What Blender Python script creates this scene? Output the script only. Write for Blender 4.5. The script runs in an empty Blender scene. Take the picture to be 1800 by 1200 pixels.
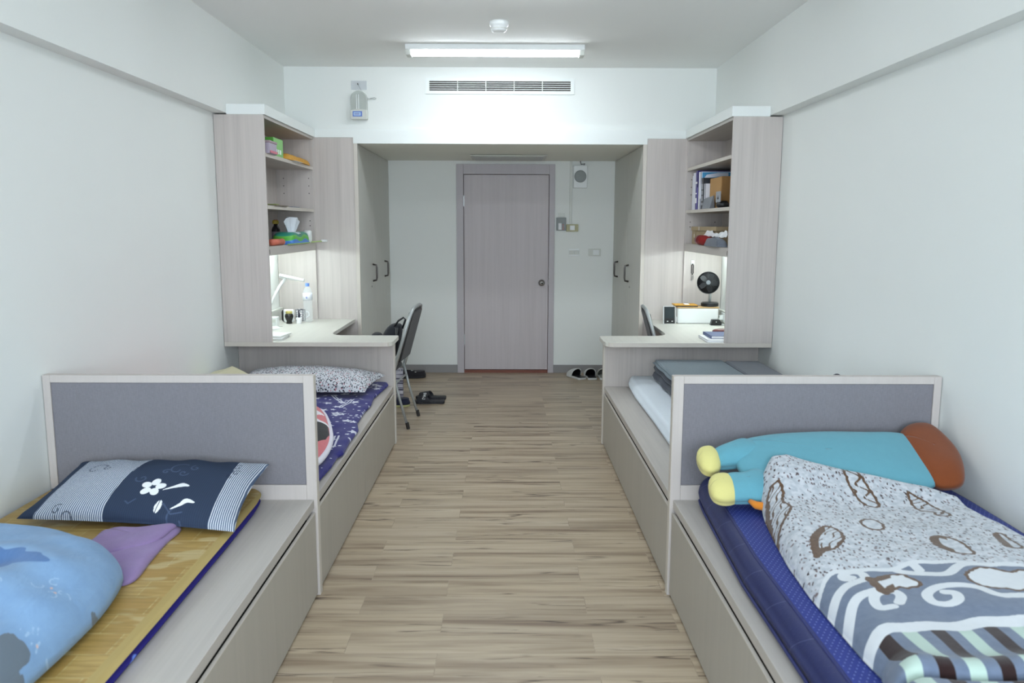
import bpy, math, random
import numpy as np
from mathutils import Vector, Matrix
sc = bpy.context.scene
COL = sc.collection
PI = math.pi
# ------------------------------------------------------------------ camera
CF, CP, CA, CR, CH = 1402.4, .1447, .0073, -.0033, 1.55
Fv = Vector((math.sin(CA)*math.cos(CP), math.cos(CA)*math.cos(CP), -math.sin(CP)))
Rv = Vector((math.cos(CA), -math.sin(CA), 0))
Uv = Rv.cross(Fv)
R2 = Rv*math.cos(CR) - Uv*math.sin(CR)
U2 = Rv*math.sin(CR) + Uv*math.cos(CR)
cd = bpy.data.cameras.new('camera'); cam = bpy.data.objects.new('camera', cd); COL.objects.link(cam)
cd.sensor_width = 36; cd.lens = CF/1800*36; cd.clip_start = .05
cam.matrix_world = Matrix(((R2.x, U2.x, -Fv.x, 0), (R2.y, U2.y, -Fv.y, 0), (R2.z, U2.z, -Fv.z, CH), (0, 0, 0, 1)))
cd.dof.use_dof = True; cd.dof.focus_distance = 5.6; cd.dof.aperture_fstop = 4.5
sc.camera = cam
# ------------------------------------------------------------------ world, light, exposure
w = bpy.data.worlds.new('world'); sc.world = w; w.use_nodes = True
w.node_tree.nodes['Background'].inputs[0].default_value = (.62, .78, 1, 1)
w.node_tree.nodes['Background'].inputs[1].default_value = 1.0
sc.view_settings.view_transform = 'Standard'; sc.view_settings.look = 'None'
sc.view_settings.gamma = 1; sc.view_settings.use_curve_mapping = False
sc.view_settings.exposure = 1.36
sc.cycles.use_denoising = True
sc.cycles.max_bounces = 10; sc.cycles.diffuse_bounces = 6
sc.cycles.sample_clamp_indirect = 8
LAMP_E = 13.0        # emission of the ceiling battens
SHELF_E = 14.5        # emission of the tubes under the shelves
WIN_W = 72.0         # watts of the light outside an added window, unseen behind the camera
def area(name, loc, rot, sx, sy, watts, col):
    l = bpy.data.lights.new(name, 'AREA'); l.shape = 'RECTANGLE'; l.size = sx; l.size_y = sy
    l.energy = watts; l.color = col
    o = bpy.data.objects.new(name, l); o.location = loc; o.rotation_euler = rot; COL.objects.link(o); return o
area('added_daylight', (.05, -1.95, 1.75), (math.radians(90), 0, 0), 2.3, 1.5, WIN_W, (.80, .90, 1.0))  # added area light outside the unseen back window, brightens the whole room
# ------------------------------------------------------------------ node helpers
def srgb(*c):
    return tuple((x/255/12.92 if x/255 <= .04045 else ((x/255+.055)/1.055)**2.4) for x in c) + (1,)
class NT:
    def __init__(s, name, rough=.5, spec=.5, metal=0.0):
        s.m = bpy.data.materials.new(name); s.m.use_nodes = True; s.t = s.m.node_tree
        s.b = s.t.nodes['Principled BSDF']; s.b.inputs['Roughness'].default_value = rough
        s.b.inputs['Metallic'].default_value = metal; s.b.inputs['Specular IOR Level'].default_value = spec
    def n(s, ty, **kw):
        x = s.t.nodes.new(ty)
        for k, v in kw.items(): setattr(x, k, v)
        return x
    def put(s, sock, v):
        if isinstance(v, bpy.types.NodeSocket): s.t.links.new(v, sock)
        else: sock.default_value = v
    def math(s, op, a, b=0.0, c=0.0):
        x = s.n('ShaderNodeMath', operation=op); s.put(x.inputs[0], a); s.put(x.inputs[1], b); s.put(x.inputs[2], c); return x.outputs[0]
    def mix(s, f, a, b, bt='MIX'):
        x = s.n('ShaderNodeMix', data_type='RGBA', blend_type=bt); s.put(x.inputs[0], f); s.put(x.inputs[6], a); s.put(x.inputs[7], b); return x.outputs[2]
    def obj(s): return s.n('ShaderNodeTexCoord').outputs['Object']
    def uv(s): return s.n('ShaderNodeTexCoord').outputs['UV']
    def map(s, v, sc=(1, 1, 1), loc=(0, 0, 0), rot=(0, 0, 0)):
        x = s.n('ShaderNodeMapping'); s.put(x.inputs[0], v); x.inputs[1].default_value = loc; x.inputs[2].default_value = rot; x.inputs[3].default_value = sc; return x.outputs[0]
    def noise(s, v, scale, detail=3, rough=.5, dist=0):
        x = s.n('ShaderNodeTexNoise'); s.put(x.inputs['Vector'], v); x.inputs['Scale'].default_value = scale
        x.inputs['Detail'].default_value = detail; x.inputs['Roughness'].default_value = rough; x.inputs['Distortion'].default_value = dist; return x.outputs[0]
    def ramp(s, v, stops, interp='LINEAR'):
        x = s.n('ShaderNodeValToRGB'); s.put(x.inputs[0], v); cr = x.color_ramp; cr.interpolation = interp
        while len(cr.elements) < len(stops): cr.elements.new(.5)
        for e, (p, c) in zip(cr.elements, stops): e.position = p; e.color = c if len(c) == 4 else (*c, 1)
        return x.outputs[0]
    def sep(s, v):
        x = s.n('ShaderNodeSeparateXYZ'); s.put(x.inputs[0], v); return x.outputs
    def attr(s, name):
        x = s.n('ShaderNodeAttribute'); x.attribute_name = name; return x
    def col(s, v): s.put(s.b.inputs['Base Color'], v)
    def bump(s, h, strength=.2, dist=.002):
        x = s.n('ShaderNodeBump'); x.inputs['Strength'].default_value = strength; x.inputs['Distance'].default_value = dist
        s.put(x.inputs['Height'], h); s.t.links.new(x.outputs[0], s.b.inputs['Normal'])
def scale_c(c, k): return (min(1, c[0]*k), min(1, c[1]*k), min(1, c[2]*k), 1)
def plain(name, c, rough=.5, spec=.5, metal=0., var=.06, ns=8, bump=0):
    t = NT(name, rough, spec, metal); f = t.noise(t.obj(), ns, 4)
    t.col(t.mix(f, scale_c(c, 1-var), scale_c(c, 1+var)))
    if bump: t.bump(t.noise(t.obj(), ns*14, 3), bump, .001)
    return t.m
def cloth(name, c, rough=.9, var=.08, weave=900, bump=.25):
    t = NT(name, rough, .2); o = t.obj(); f = t.noise(o, 30, 4); g = t.noise(o, weave, 1)
    t.col(t.mix(t.math('ADD', t.math('MULTIPLY', f, .5), t.math('MULTIPLY', g, .5)), scale_c(c, 1-var*1.6), scale_c(c, 1+var*1.6)))
    t.b.inputs['Sheen Weight'].default_value = .15
    t.bump(g, bump, .001); return t.m
def laminate(name, c, axis='z', k=1.0, rough=.45):
    t = NT(name, rough, .4); o = t.obj()
    sx = [26, 26, 26]; sx['xyz'.index(axis)] = .9
    s2 = [110, 110, 110]; s2['xyz'.index(axis)] = 2.2
    a = t.noise(t.map(o, tuple(sx)), 1, 5, .55, .3); b = t.noise(t.map(o, tuple(s2)), 1, 3, .6)
    f = t.math('ADD', t.math('MULTIPLY', a, .65), t.math('MULTIPLY', b, .35))
    t.col(t.ramp(f, [(.3, scale_c(c, 1-.17*k)), (.5, c), (.72, scale_c(c, 1+.13*k))]))
    t.bump(b, .05, .0005); return t.m
def emis(name, c, e):
    t = NT(name); t.b.inputs['Emission Color'].default_value = c; t.b.inputs['Emission Strength'].default_value = e; t.col((.9, .9, .9, 1)); return t.m
def clear(name, c=(.9, .95, .97, 1), a=.25, rough=.05):
    t = NT(name, rough, .5); t.col(c); t.b.inputs['Alpha'].default_value = a; return t.m
M = {}
def wallmat():
    t = NT('painted_wall', .75, .25); p = t.n('ShaderNodeNewGeometry').outputs['Position']
    t.col(t.mix(t.noise(p, 1.3, 4), srgb(229, 232, 229), srgb(234, 236, 233))); t.bump(t.noise(p, 60, 3), .05, .001); return t.m
M['wall'] = wallmat()
M['ceil'] = plain('painted_ceiling', srgb(240, 241, 239), .85, .2, var=.015, ns=2)
M['white'] = plain('white_painted_trim', srgb(232, 236, 234), .45, .4, var=.01)
WOOD = srgb(195, 187, 182)
M['wz'] = laminate('grey_wood_laminate_upright', WOOD, 'z', .75)
M['wx'] = laminate('grey_wood_laminate_crosswise', WOOD, 'x')
M['wy'] = laminate('grey_wood_laminate_lengthwise', srgb(184, 178, 172), 'y', .6)
M['edge'] = plain('pale_edge_banding', srgb(202, 195, 186), .45, .4, var=.02)
M['top'] = laminate('pale_desktop_laminate', srgb(206, 204, 196), 'y', .4, .38)
M['front'] = laminate('drawer_front_laminate', srgb(172, 166, 156), 'z', .35, .5)
M['wdoor'] = laminate('wardrobe_door_laminate', srgb(200, 200, 193), 'z', .3, .42)
M['door'] = laminate('door_laminate', srgb(192, 184, 186), 'z', .45, .45)
M['frame'] = laminate('door_frame_laminate', srgb(184, 178, 182), 'z', .3, .45)
M['headf'] = laminate('headboard_frame_laminate', srgb(196, 188, 183), 'z', .35, .45)
M['dark'] = plain('dark_gap', srgb(30, 28, 27), .9, .1)
M['black'] = plain('black_plastic', srgb(26, 27, 30), .4, .5)
M['rubber'] = plain('dark_rubber', srgb(45, 42, 40), .8)
M['chrome'] = plain('brushed_steel', srgb(170, 168, 165), .28, .5, 1., ns=40)
M['steel'] = plain('grey_painted_steel', srgb(168, 172, 172), .35, .5, .4)
M['nickel'] = plain('dark_nickel', srgb(96, 92, 90), .3, .5, 1.)
M['plast'] = plain('white_plastic', srgb(226, 229, 228), .35, .5, var=.01)
M['plast2'] = plain('off_white_plastic', srgb(205, 207, 200), .4, .5, var=.01)
M['beige'] = plain('beige_plastic', srgb(176, 172, 136), .5, .4)
M['greyp'] = plain('grey_plastic', srgb(140, 146, 146), .5, .4)
M['redwood'] = plain('reddish_threshold', srgb(120, 66, 50), .5)
M['base'] = plain('grey_baseboard', srgb(140, 138, 138), .5, var=.03)
M['tube'] = emis('lit_diffuser', (.87, .94, 1, 1), LAMP_E)
M['tube2'] = emis('lit_tube', (.84, .97, .97, 1), SHELF_E)
M['screen'] = plain('dark_screen', srgb(48, 58, 62), .15, .6)
M['paper'] = plain('white_paper', srgb(235, 236, 238), .7, var=.01)
M['card'] = plain('brown_cardboard', srgb(150, 112, 66), .8)
M['kraft'] = plain('tan_cardboard', srgb(160, 142, 112), .8, var=.05)
M['clear'] = clear('clear_plastic')
M['headcloth'] = None
def headcloth():
    t = NT('grey_upholstery', .85, .25); o = t.obj()
    a = t.noise(t.map(o, (60, 60, 900)), 1, 3); b = t.noise(t.map(o, (900, 900, 60)), 1, 3)
    f = t.math('MULTIPLY', t.math('ADD', a, b), .5)
    t.col(t.ramp(f, [(.3, srgb(118, 116, 122)), (.7, srgb(138, 136, 142))])); t.bump(f, .2, .001); return t.m
M['headcloth'] = headcloth()
def floormat():
    t = NT('wood_plank_vinyl', .36, .45); p = t.n('ShaderNodeNewGeometry').outputs['Position']
    br = t.n('ShaderNodeTexBrick'); br.offset = .37; br.squash = 1
    t.put(br.inputs['Vector'], t.map(p, (1, 1, 1), (.25, .013, 0)))
    for k, v in (('Scale', 1.), ('Mortar Size', .0011), ('Mortar Smooth', .1), ('Bias', 0.), ('Brick Width', .92), ('Row Height', .152)): br.inputs[k].default_value = v
    br.inputs['Color1'].default_value = (0, 0, 0, 1); br.inputs['Color2'].default_value = (1, 1, 1, 1); br.inputs['Mortar'].default_value = (.5, .5, .5, 1)
    rnd = t.sep(br.outputs['Color'])[0]
    off = t.n('ShaderNodeCombineXYZ'); t.put(off.inputs[0], t.math('MULTIPLY', rnd, 37.)); t.put(off.inputs[2], t.math('MULTIPLY', rnd, 11.))
    va = t.n('ShaderNodeVectorMath', operation='ADD'); t.put(va.inputs[0], p); t.put(va.inputs[1], off.outputs[0]); v = va.outputs[0]
    g1 = t.noise(t.map(v, (1.0, 17, 1)), 1, 5, .55, .35)
    g2 = t.noise(t.map(v, (3.5, 75, 1)), 1, 4, .6, .4)
    c1 = t.ramp(g1, [(.28, srgb(132, 112, 94)), (.42, srgb(172, 155, 132)), (.55, srgb(192, 176, 152)), (.75, srgb(206, 192, 170))])
    c1 = t.mix(t.math('MULTIPLY', g2, .5), c1, t.mix(1.0, c1, srgb(196, 178, 158), 'MULTIPLY'))
    # dark cracks running along the planks
    cr = t.noise(t.map(v, (.85, 17, 1), (3, 5, 0)), 1, 3, .5, .45)
    line = t.ramp(cr, [(.484, (0, 0, 0)), (.497, (1, 1, 1)), (.503, (1, 1, 1)), (.520, (0, 0, 0))])
    gate = t.ramp(t.noise(t.map(v, (2.2, 8, 1), (9, 2, 0)), 1, 2), [(.42, (0, 0, 0)), (.60, (1, 1, 1))])
    f = t.math('MULTIPLY', t.math('MULTIPLY', t.sep(line)[0], t.sep(gate)[0]), .95)
    c2 = t.mix(f, c1, srgb(84, 66, 54))
    # knots
    vo = t.n('ShaderNodeTexVoronoi'); t.put(vo.inputs['Vector'], t.map(v, (1.1, 4.6, 1))); vo.inputs['Scale'].default_value = 1
    k = t.ramp(vo.outputs['Distance'], [(.0, (1, 1, 1)), (.06, (.8, .8, .8)), (.11, (0, 0, 0))])
    c3 = t.mix(t.math('MULTIPLY', t.sep(k)[0], .75), c2, srgb(98, 78, 64))
    hue = t.ramp(rnd, [(0, (.90, .90, .92)), (1, (1.0, 1.0, 1.0))]); c4 = t.mix(1.0, c3, hue, 'MULTIPLY')
    c5 = t.mix(t.math('MULTIPLY', br.outputs['Fac'], .25), c4, srgb(110, 96, 84))
    t.col(c5); t.bump(g2, .04, .0006); return t.m
M['floor'] = floormat()
# ------------------------------------------------------------------ mesh helpers
class G:
    def __init__(s): s.v = []; s.f = []
    def add(s, vs, fs, T=None):
        o = len(s.v); s.v += [tuple(T @ Vector(q)) if T else tuple(q) for q in vs]; s.f += [tuple(i+o for i in q) for q in fs]; return s
    def box(s, x0, x1, y0, y1, z0, z1, T=None):
        x0, x1 = sorted((x0, x1)); y0, y1 = sorted((y0, y1)); z0, z1 = sorted((z0, z1))
        return s.add([(x0, y0, z0), (x1, y0, z0), (x1, y1, z0), (x0, y1, z0), (x0, y0, z1), (x1, y0, z1), (x1, y1, z1), (x0, y1, z1)],
                     [(0, 3, 2, 1), (4, 5, 6, 7), (0, 1, 5, 4), (1, 2, 6, 5), (2, 3, 7, 6), (3, 0, 4, 7)], T)
    def prism(s, poly, z0, z1, T=None):
        a = sum(poly[i][0]*poly[(i+1) % len(poly)][1]-poly[(i+1) % len(poly)][0]*poly[i][1] for i in range(len(poly)))
        if a < 0: poly = poly[::-1]
        n = len(poly); vs = [(x, y, z0) for x, y in poly]+[(x, y, z1) for x, y in poly]
        return s.add(vs, [tuple(range(n-1, -1, -1)), tuple(range(n, 2*n))]+[(i, (i+1) % n, n+(i+1) % n, n+i) for i in range(n)], T)
    def lathe(s, prof, c, n=24, T=None):   # prof [(r,z)] bottom to top
        vs = []; fs = []
        for r, z in prof:
            for i in range(n): a = 2*PI*i/n; vs.append((c[0]+r*math.cos(a), c[1]+r*math.sin(a), c[2]+z))
        for j in range(len(prof)-1):
            for i in range(n): k = (i+1) % n; fs.append((j*n+i, j*n+k, (j+1)*n+k, (j+1)*n+i))
        fs.append(tuple(range(n-1, -1, -1))); m = (len(prof)-1)*n; fs.append(tuple(range(m, m+n)))
        return s.add(vs, fs, T)
    def tube(s, pts, r, n=8, closed=False):
        pts = [Vector(p) for p in pts]; vs = []; fs = []; N = len(pts)
        ref = None
        for i, p in enumerate(pts):
            a = pts[(i-1) % N] if (i or closed) else p; b = pts[(i+1) % N] if (i < N-1 or closed) else p
            d = (b-a).normalized()
            if ref is None: ref = d.cross(Vector((0, 0, 1))) if abs(d.z) < .9 else d.cross(Vector((1, 0, 0)))
            ref = (ref-d*ref.dot(d)).normalized(); q = d.cross(ref); rr = r[i] if isinstance(r, (list, tuple)) else r
            for k in range(n): t = 2*PI*k/n; vs.append(tuple(p+ref*rr*math.cos(t)+q*rr*math.sin(t)))
        for i in range(N if closed else N-1):
            j = (i+1) % N
            for k in range(n): m = (k+1) % n; fs.append((i*n+k, i*n+m, j*n+m, j*n+k))
        if not closed: fs += [tuple(range(n-1, -1, -1)), tuple(range((N-1)*n, N*n))]
        return s.add(vs, fs)
    def ell(s, c, r, n=24, m=12, T=None):
        prof = [(math.cos(-PI/2+PI*i/m), math.sin(-PI/2+PI*i/m)) for i in range(m+1)]
        vs = []; fs = []
        for a, z in prof:
            for i in range(n): t = 2*PI*i/n; vs.append((c[0]+r[0]*a*math.cos(t), c[1]+r[1]*a*math.sin(t), c[2]+r[2]*z))
        for j in range(m):
            for i in range(n): k = (i+1) % n; fs.append((j*n+i, j*n+k, (j+1)*n+k, (j+1)*n+i))
        return s.add(vs, fs, T)
ROOT = {}
def root_of(o):
    return ROOT.get(o.name, Vector((0, 0, 0))) if o else Vector((0, 0, 0))
def tag(o, label=None, cat=None, group=None, kind=None):
    if label: o['label'] = label
    if cat: o['category'] = cat
    if group: o['group'] = group
    if kind: o['kind'] = kind
    return o
def thing(name, label, cat, loc=(0, 0, 0), group=None):
    o = bpy.data.objects.new(name, None); o.empty_display_size = .05; COL.objects.link(o); o.location = loc
    ROOT[o.name] = Vector(loc); return tag(o, label, cat, group)
def finish(o, parent, mat, smooth=False, bevel=0, sub=0, label=None):
    if mat: o.data.materials.append(mat)
    if parent:
        r = root_of(parent); o.data.transform(Matrix.Translation(-r)); o.parent = parent; ROOT[o.name] = r
    COL.objects.link(o)
    if smooth: o.data.polygons.foreach_set('use_smooth', [True]*len(o.data.polygons))
    if bevel:
        b = o.modifiers.new('bevel', 'BEVEL'); b.width = bevel; b.segments = 2; b.limit_method = 'ANGLE'; b.angle_limit = math.radians(40)
    if sub:
        b = o.modifiers.new('sub', 'SUBSURF'); b.levels = sub; b.render_levels = sub
    if label: o['label'] = label
    return o
def part(name, g, mat, parent=None, smooth=False, bevel=0, sub=0, label=None):
    me = bpy.data.meshes.new(name); me.from_pydata(g.v, [], g.f); me.update()
    o = bpy.data.objects.new(name, me)
    if parent is None:   # a thing of one mesh: put the origin at its base centre
        xs, ys, zs = zip(*g.v); c = Vector(((min(xs)+max(xs))/2, (min(ys)+max(ys))/2, min(zs)))
        me.transform(Matrix.Translation(-c)); o.location = c
        r = ROOT[o.name] = c
    return finish(o, parent, mat, smooth, bevel, sub, label)
def struct(name, g, mat, bevel=0, parent=None):
    o = part(name, g, mat, parent, bevel=bevel)
    if parent is None: o['kind'] = 'structure'
    return o
def box(*a): return G().box(*a)
def sheet(name, top, bot, mat, parent=None, cols=None, uv=None, label=None):
    """closed skin from two (nu,nv,3) grids sharing their rims; cols: dict name->(nu,nv[,3]) array"""
    nu, nv = top.shape[:2]; V = np.concatenate([top.reshape(-1, 3), bot.reshape(-1, 3)]); n = nu*nv
    i, j = np.meshgrid(np.arange(nu-1), np.arange(nv-1), indexing='ij'); a = (i*nv+j).ravel()
    F = np.concatenate([np.stack([a, a+nv, a+nv+1, a+1], 1), np.stack([a+n, a+n+1, a+n+nv+1, a+n+nv], 1)])
    rim = np.concatenate([np.arange(nv-1), (np.arange(nu-1))*nv+nv-1, (nu-1)*nv+np.arange(nv-1, 0, -1), np.arange(nu-1, 0, -1)*nv])
    r2 = np.roll(rim, -1); F = np.concatenate([F, np.stack([rim, r2, r2+n, rim+n], 1)])
    me = bpy.data.meshes.new(name); c = None
    if parent is None:
        c = Vector(((V[:, 0].min()+V[:, 0].max())/2, (V[:, 1].min()+V[:, 1].max())/2, V[:, 2].min())); V = V-np.array(c)
    me.from_pydata(V.tolist(), [], F.tolist()); me.update()
    for k, arr in (cols or {}).items():
        at = me.color_attributes.new(k, 'FLOAT_COLOR', 'POINT')
        if arr.ndim == 2: arr = np.repeat(arr[..., None], 3, 2)
        q = np.ones((2*n, 4), 'f'); q[:n, :3] = arr.reshape(-1, 3); q[n:, :3] = arr.reshape(-1, 3); at.data.foreach_set('color', q.ravel())
    if uv is not None:
        l = me.uv_layers.new(name='UVMap'); li = np.empty(len(me.loops), 'i'); me.loops.foreach_get('vertex_index', li)
        U = np.concatenate([uv.reshape(-1, 2)]*2)[li]; l.data.foreach_set('uv', U.astype('f').ravel())
    o = bpy.data.objects.new(name, me)
    if c is not None: o.location = c; ROOT[o.name] = c
    return finish(o, parent, mat, True, label=label)
def ss(e0, e1, x):
    t = np.clip((x-e0)/(e1-e0), 0, 1); return t*t*(3-2*t)
def catmull(P, n, closed=True):
    P = np.array(P, float); N = len(P); out = []
    seg = N if closed else N-1
    for i in range(seg):
        if closed: a, b, c, d = P[(i-1) % N], P[i], P[(i+1) % N], P[(i+2) % N]
        else: a, b, c, d = P[max(i-1, 0)], P[i], P[i+1], P[min(i+2, N-1)]
        for k in range(n):
            t = k/n; out.append(.5*((2*b)+(-a+c)*t+(2*a-5*b+4*c-d)*t*t+(-a+3*b-3*c+d)*t**3))
    if not closed: out.append(P[-1])
    return np.array(out)
def segd(X, Y, pts, closed=False):
    pts = np.asarray(pts, float); d = np.full(X.shape, 1e9)
    n = len(pts)
    for i in range(n if closed else n-1):
        a = pts[i]; b = pts[(i+1) % n]; e = b-a; L = max(e@e, 1e-12)
        t = np.clip(((X-a[0])*e[0]+(Y-a[1])*e[1])/L, 0, 1); d = np.minimum(d, np.hypot(X-a[0]-t*e[0], Y-a[1]-t*e[1]))
    return d
def inside(X, Y, pts):
    r = np.zeros(X.shape, bool); n = len(pts)
    for i in range(n):
        x0, y0 = pts[i]; x1, y1 = pts[(i+1) % n]
        if y0 == y1: continue
        r ^= ((y0 > Y) != (y1 > Y)) & (X < (x1-x0)*(Y-y0)/(y1-y0)+x0)
    return r
def soft(X, Y, pts, w=.006):
    d = segd(X, Y, pts, True); return np.clip(.5+np.where(inside(X, Y, pts), d, -d)/w, 0, 1)
def wrinkle(X, Y, seed, scale, n=7):
    r = np.random.RandomState(seed); h = np.zeros(X.shape)
    for i in range(n):
        a = r.uniform(0, 2*PI); k = scale*r.uniform(.6, 2.2); h += np.sin((X*math.cos(a)+Y*math.sin(a))*k+r.uniform(0, 6)+1.3*np.sin((X*math.sin(a)-Y*math.cos(a))*k*.4+r.uniform(0, 6)))/n
    return h
def puffy(name, outline, zb, h, mat, parent=None, p=4., hb=0., seed=1, amp=0., wscale=12, n=8, nr=30, colf=None, label=None, q=.5, cols=None):
    """rounded soft body over a closed 2-D outline; zb(x,y) is the height it lies at"""
    P = catmull(outline, n); c = P.mean(0); N = len(P)
    rr = np.linspace(0.001, 1, nr)**.8; R = rr[:, None]
    X = c[0]+R*(P[:, 0]-c[0])[None]; Y = c[1]+R*(P[:, 1]-c[1])[None]
    X = np.concatenate([X, X[:, :1]], 1); Y = np.concatenate([Y, Y[:, :1]], 1); R = np.repeat(R, N+1, 1)
    prof = (1-R**p)**q; b = zb(X, Y)
    wr = wrinkle(X, Y, seed, wscale)*amp*prof if amp else 0
    top = np.stack([X, Y, b+h*prof+wr], 2); bot = np.stack([X, Y, b-hb*prof], 2)
    return sheet(name, top, bot, mat, parent, cols=colf(X, Y) if colf else None, label=label)
# ------------------------------------------------------------------ setting
XC, WL, WH, AH, SH, IH = -.05, 1.834, 1.831, .735, 1.512, 1.162     # centre line, half widths: walls, beds, shelves, wardrobes
BH = 1.747
Y1, YP, YD, YW, YB = 3.19, 5.55, 5.28, 6.63, 8.35
ZC, ZS, ZT0, ZT1, ZBM = 2.807, 2.2, 2.247, 2.312, 2.256
YR = -1.7
struct('floor', box(XC-WL-.1, XC+WL+.1, YR-.1, YB+.1, -.1, 0), M['floor'])
struct('ceiling', box(XC-WL-.1, XC+WL+.1, YR-.1, YB+.1, ZC, ZC+.1), M['ceil'])
struct('wall_left', box(XC-WL-.1, XC-WL, YR-.1, YB+.1, 0, ZC), M['wall'])
struct('wall_right', box(XC+WL, XC+WL+.1, YR-.1, YB+.1, 0, ZC), M['wall'])
g = G(); DX0, DX1, DZ = -.516, .498, 2.168
g.box(XC-WL, DX0, YB, YB+.1, 0, ZS+.06); g.box(DX1, XC+WL, YB, YB+.1, 0, ZS+.06); g.box(DX0, DX1, YB, YB+.1, DZ, ZS+.06)
struct('wall_far', g, M['wall'])
g = G(); wx0, wx1, wz0, wz1 = -1.15, 1.25, .95, 2.5
g.box(XC-WL, wx0, YR-.1, YR, 0, ZC); g.box(wx1, XC+WL, YR-.1, YR, 0, ZC); g.box(wx0, wx1, YR-.1, YR, 0, wz0); g.box(wx0, wx1, YR-.1, YR, wz1, ZC)
struct('wall_back', g, M['wall'])
wn = G(); 
for a, b in ((wx0, wx0+.05), (.025, .075), (wx1-.05, wx1)): wn.box(a, b, YR-.08, YR-.02, wz0, wz1)
wn.box(wx0, wx1, YR-.08, YR-.02, wz0, wz0+.05); wn.box(wx0, wx1, YR-.08, YR-.02, wz1-.05, wz1)
win = struct('added_window_1', wn, M['white'])  # added window, out of frame, for the extra light from behind
part('pane', box(wx0+.05, wx1-.05, YR-.055, YR-.05, wz0+.05, wz1-.05), clear('window_glass', a=.06), win)
for s, nm in ((-1, 'trim_1'), (1, 'trim_2')):   # ceiling beams along both walls
    struct(nm, box(XC+s*BH, XC+s*WL, YR, YW+.12, ZBM, ZC), M['wall'])
struct('wall_bulkhead', box(XC-BH, XC+BH, YW+.05, YW+.12, ZT0, ZC), M['wall'])
struct('ceiling_recess', box(XC-WL, XC+WL, YW+.03, YB, ZS+.001, ZS+.04), plain('soffit_paint', srgb(236, 237, 229), .8, .2, var=.01))
g = G(); g.box(XC-SH, XC+SH, YW-.005, YW+.05, ZT0, ZT1); g.box(XC-IH-.03, XC+IH+.03, YW-.005, YW+.03, ZS, ZT0)
struct('trim_3', g, M['white'])
for s, nm in ((-1, 'trim_4'), (1, 'trim_5')):   # crowns on top of the shelf units
    g = G(); g.box(XC+s*(SH-.012), XC+s*BH, YD-.004, YW-.005, ZT0, ZT1)
    struct(nm, g, M['white'], bevel=.002)
g = G()
for a, b in ((XC-IH, DX0), (DX1, XC+IH)): g.box(a, b, YB-.012, YB, 0, .085)
struct('baseboard_far', g, M['base'], bevel=.002)
g = G()
for s in (-1, 1): g.box(XC+s*(WL-.012), XC+s*WL, YR, .88, 0, .085)
struct('baseboard_side', g, M['base'])
# door
d = thing('door_1', None, None, (0, YB, 0)); del_keys = None
d['kind'] = 'structure'
g = G(); fx0, fx1, fz = -.440, .436, 2.062
g.box(DX0, fx0-.004, YB-.02, YB+.06, 0, DZ); g.box(fx1+.004, DX1, YB-.02, YB+.06, 0, DZ); g.box(fx0-.004, fx1+.004, YB-.02, YB+.06, fz+.004, DZ)
part('door_frame', g, M['frame'], d, bevel=.003)
part('door_leaf', box(fx0, fx1, YB+.005, YB+.045, .032, fz), M['door'], d, bevel=.002)
part('door_gap', box(fx0-.004, fx1+.004, YB+.046, YB+.06, 0, fz+.004), M['redwood'], d)
part('threshold', box(fx0-.004, fx1+.004, YB-.012, YB+.046, 0, .028), M['redwood'], d)
TY = Matrix.Rotation(PI/2, 4, 'X')      # lathe axis to -y
def latheY(prof, c, n=24):              # profile along -y from point c
    return G().lathe(prof, (0, 0, 0), n, Matrix.Translation(c) @ TY)
k = part('door_knob', latheY([(.034, 0), (.034, .006), (.014, .01), (.012, .03), (.024, .036), (.03, .048), (.028, .06), (.016, .068), (.006, .069)], (.369, YB+.005, .954)), M['chrome'], d, smooth=True)
part('keyhole', latheY([(.009, .069), (.009, .0705)], (.369, YB+.005, .954), 12), M['dark'], k)
part('latch', box(.430, .441, YB-.002, YB+.01, .925, .985), M['nickel'], d)
for z in (1.74, .3): part('hinge', box(fx0-.010, fx0+.004, YB-.004, YB+.008, z, z+.11), M['steel'], d)
# ------------------------------------------------------------------ fixtures on walls and ceiling
def batten(y, label):
    t = thing('ceiling_batten_light', label, 'ceiling light', (-.08, y, ZC), 'LED battens under the ceiling')
    part('housing', box(-.716, .549, y-.07, y+.07, 2.770, ZC), M['plast'], t, bevel=.004)
    for a, b in ((-.716, -.676), (.509, .549)): part('end_cap', box(a+.002, b, y-.05, y+.05, 2.735, 2.775), M['plast2'], t, bevel=.006)
    g = G(); n = 10; vs = []
    pr = [(y-.050, 2.771)]+[(y-.048*math.cos(PI*i/n), 2.768-.030*math.sin(PI*i/n)**.6) for i in range(n+1)]+[(y+.050, 2.771)]
    m = len(pr); g.add([(-.676, a, b) for a, b in pr]+[(.509, a, b) for a, b in pr], [(i, i+1, m+i+1, m+i) for i in range(m-1)]+[tuple(range(m-1, -1, -1)), tuple(range(m, 2*m))])
    part('diffuser', g, M['tube'], t)
batten(5.91, 'white ceiling batten light glowing above the aisle near the air vent')
batten(4.35, 'white batten light added out of view above the middle of the aisle')  # second batten, added out of frame to raise the overall brightness
g = G().lathe([(.03, -.062), (.045, -.058), (.052, -.045), (.052, -.03), (.058, -.028), (.06, -.012), (.06, 0)], (-.05, 5.22, ZC), 32)
t = thing('smoke_detector', 'round white smoke detector on the ceiling in front of the batten light', 'smoke detector', (-.05, 5.22, ZC))
part('housing', g, M['plast'], t, smooth=True)
part('sensor_ring', G().lathe([(.0535, -.047), (.0535, -.042)], (-.05, 5.22, ZC), 32), M['plast2'], t)
t = thing('air_vent', 'long white air conditioning grille in the wall above the recess', 'vent', (-.05, YW+.05, 2.6))
VX0, VX1, VZ0, VZ1, VY = -.655, .545, 2.597, 2.722, YW+.05
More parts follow.
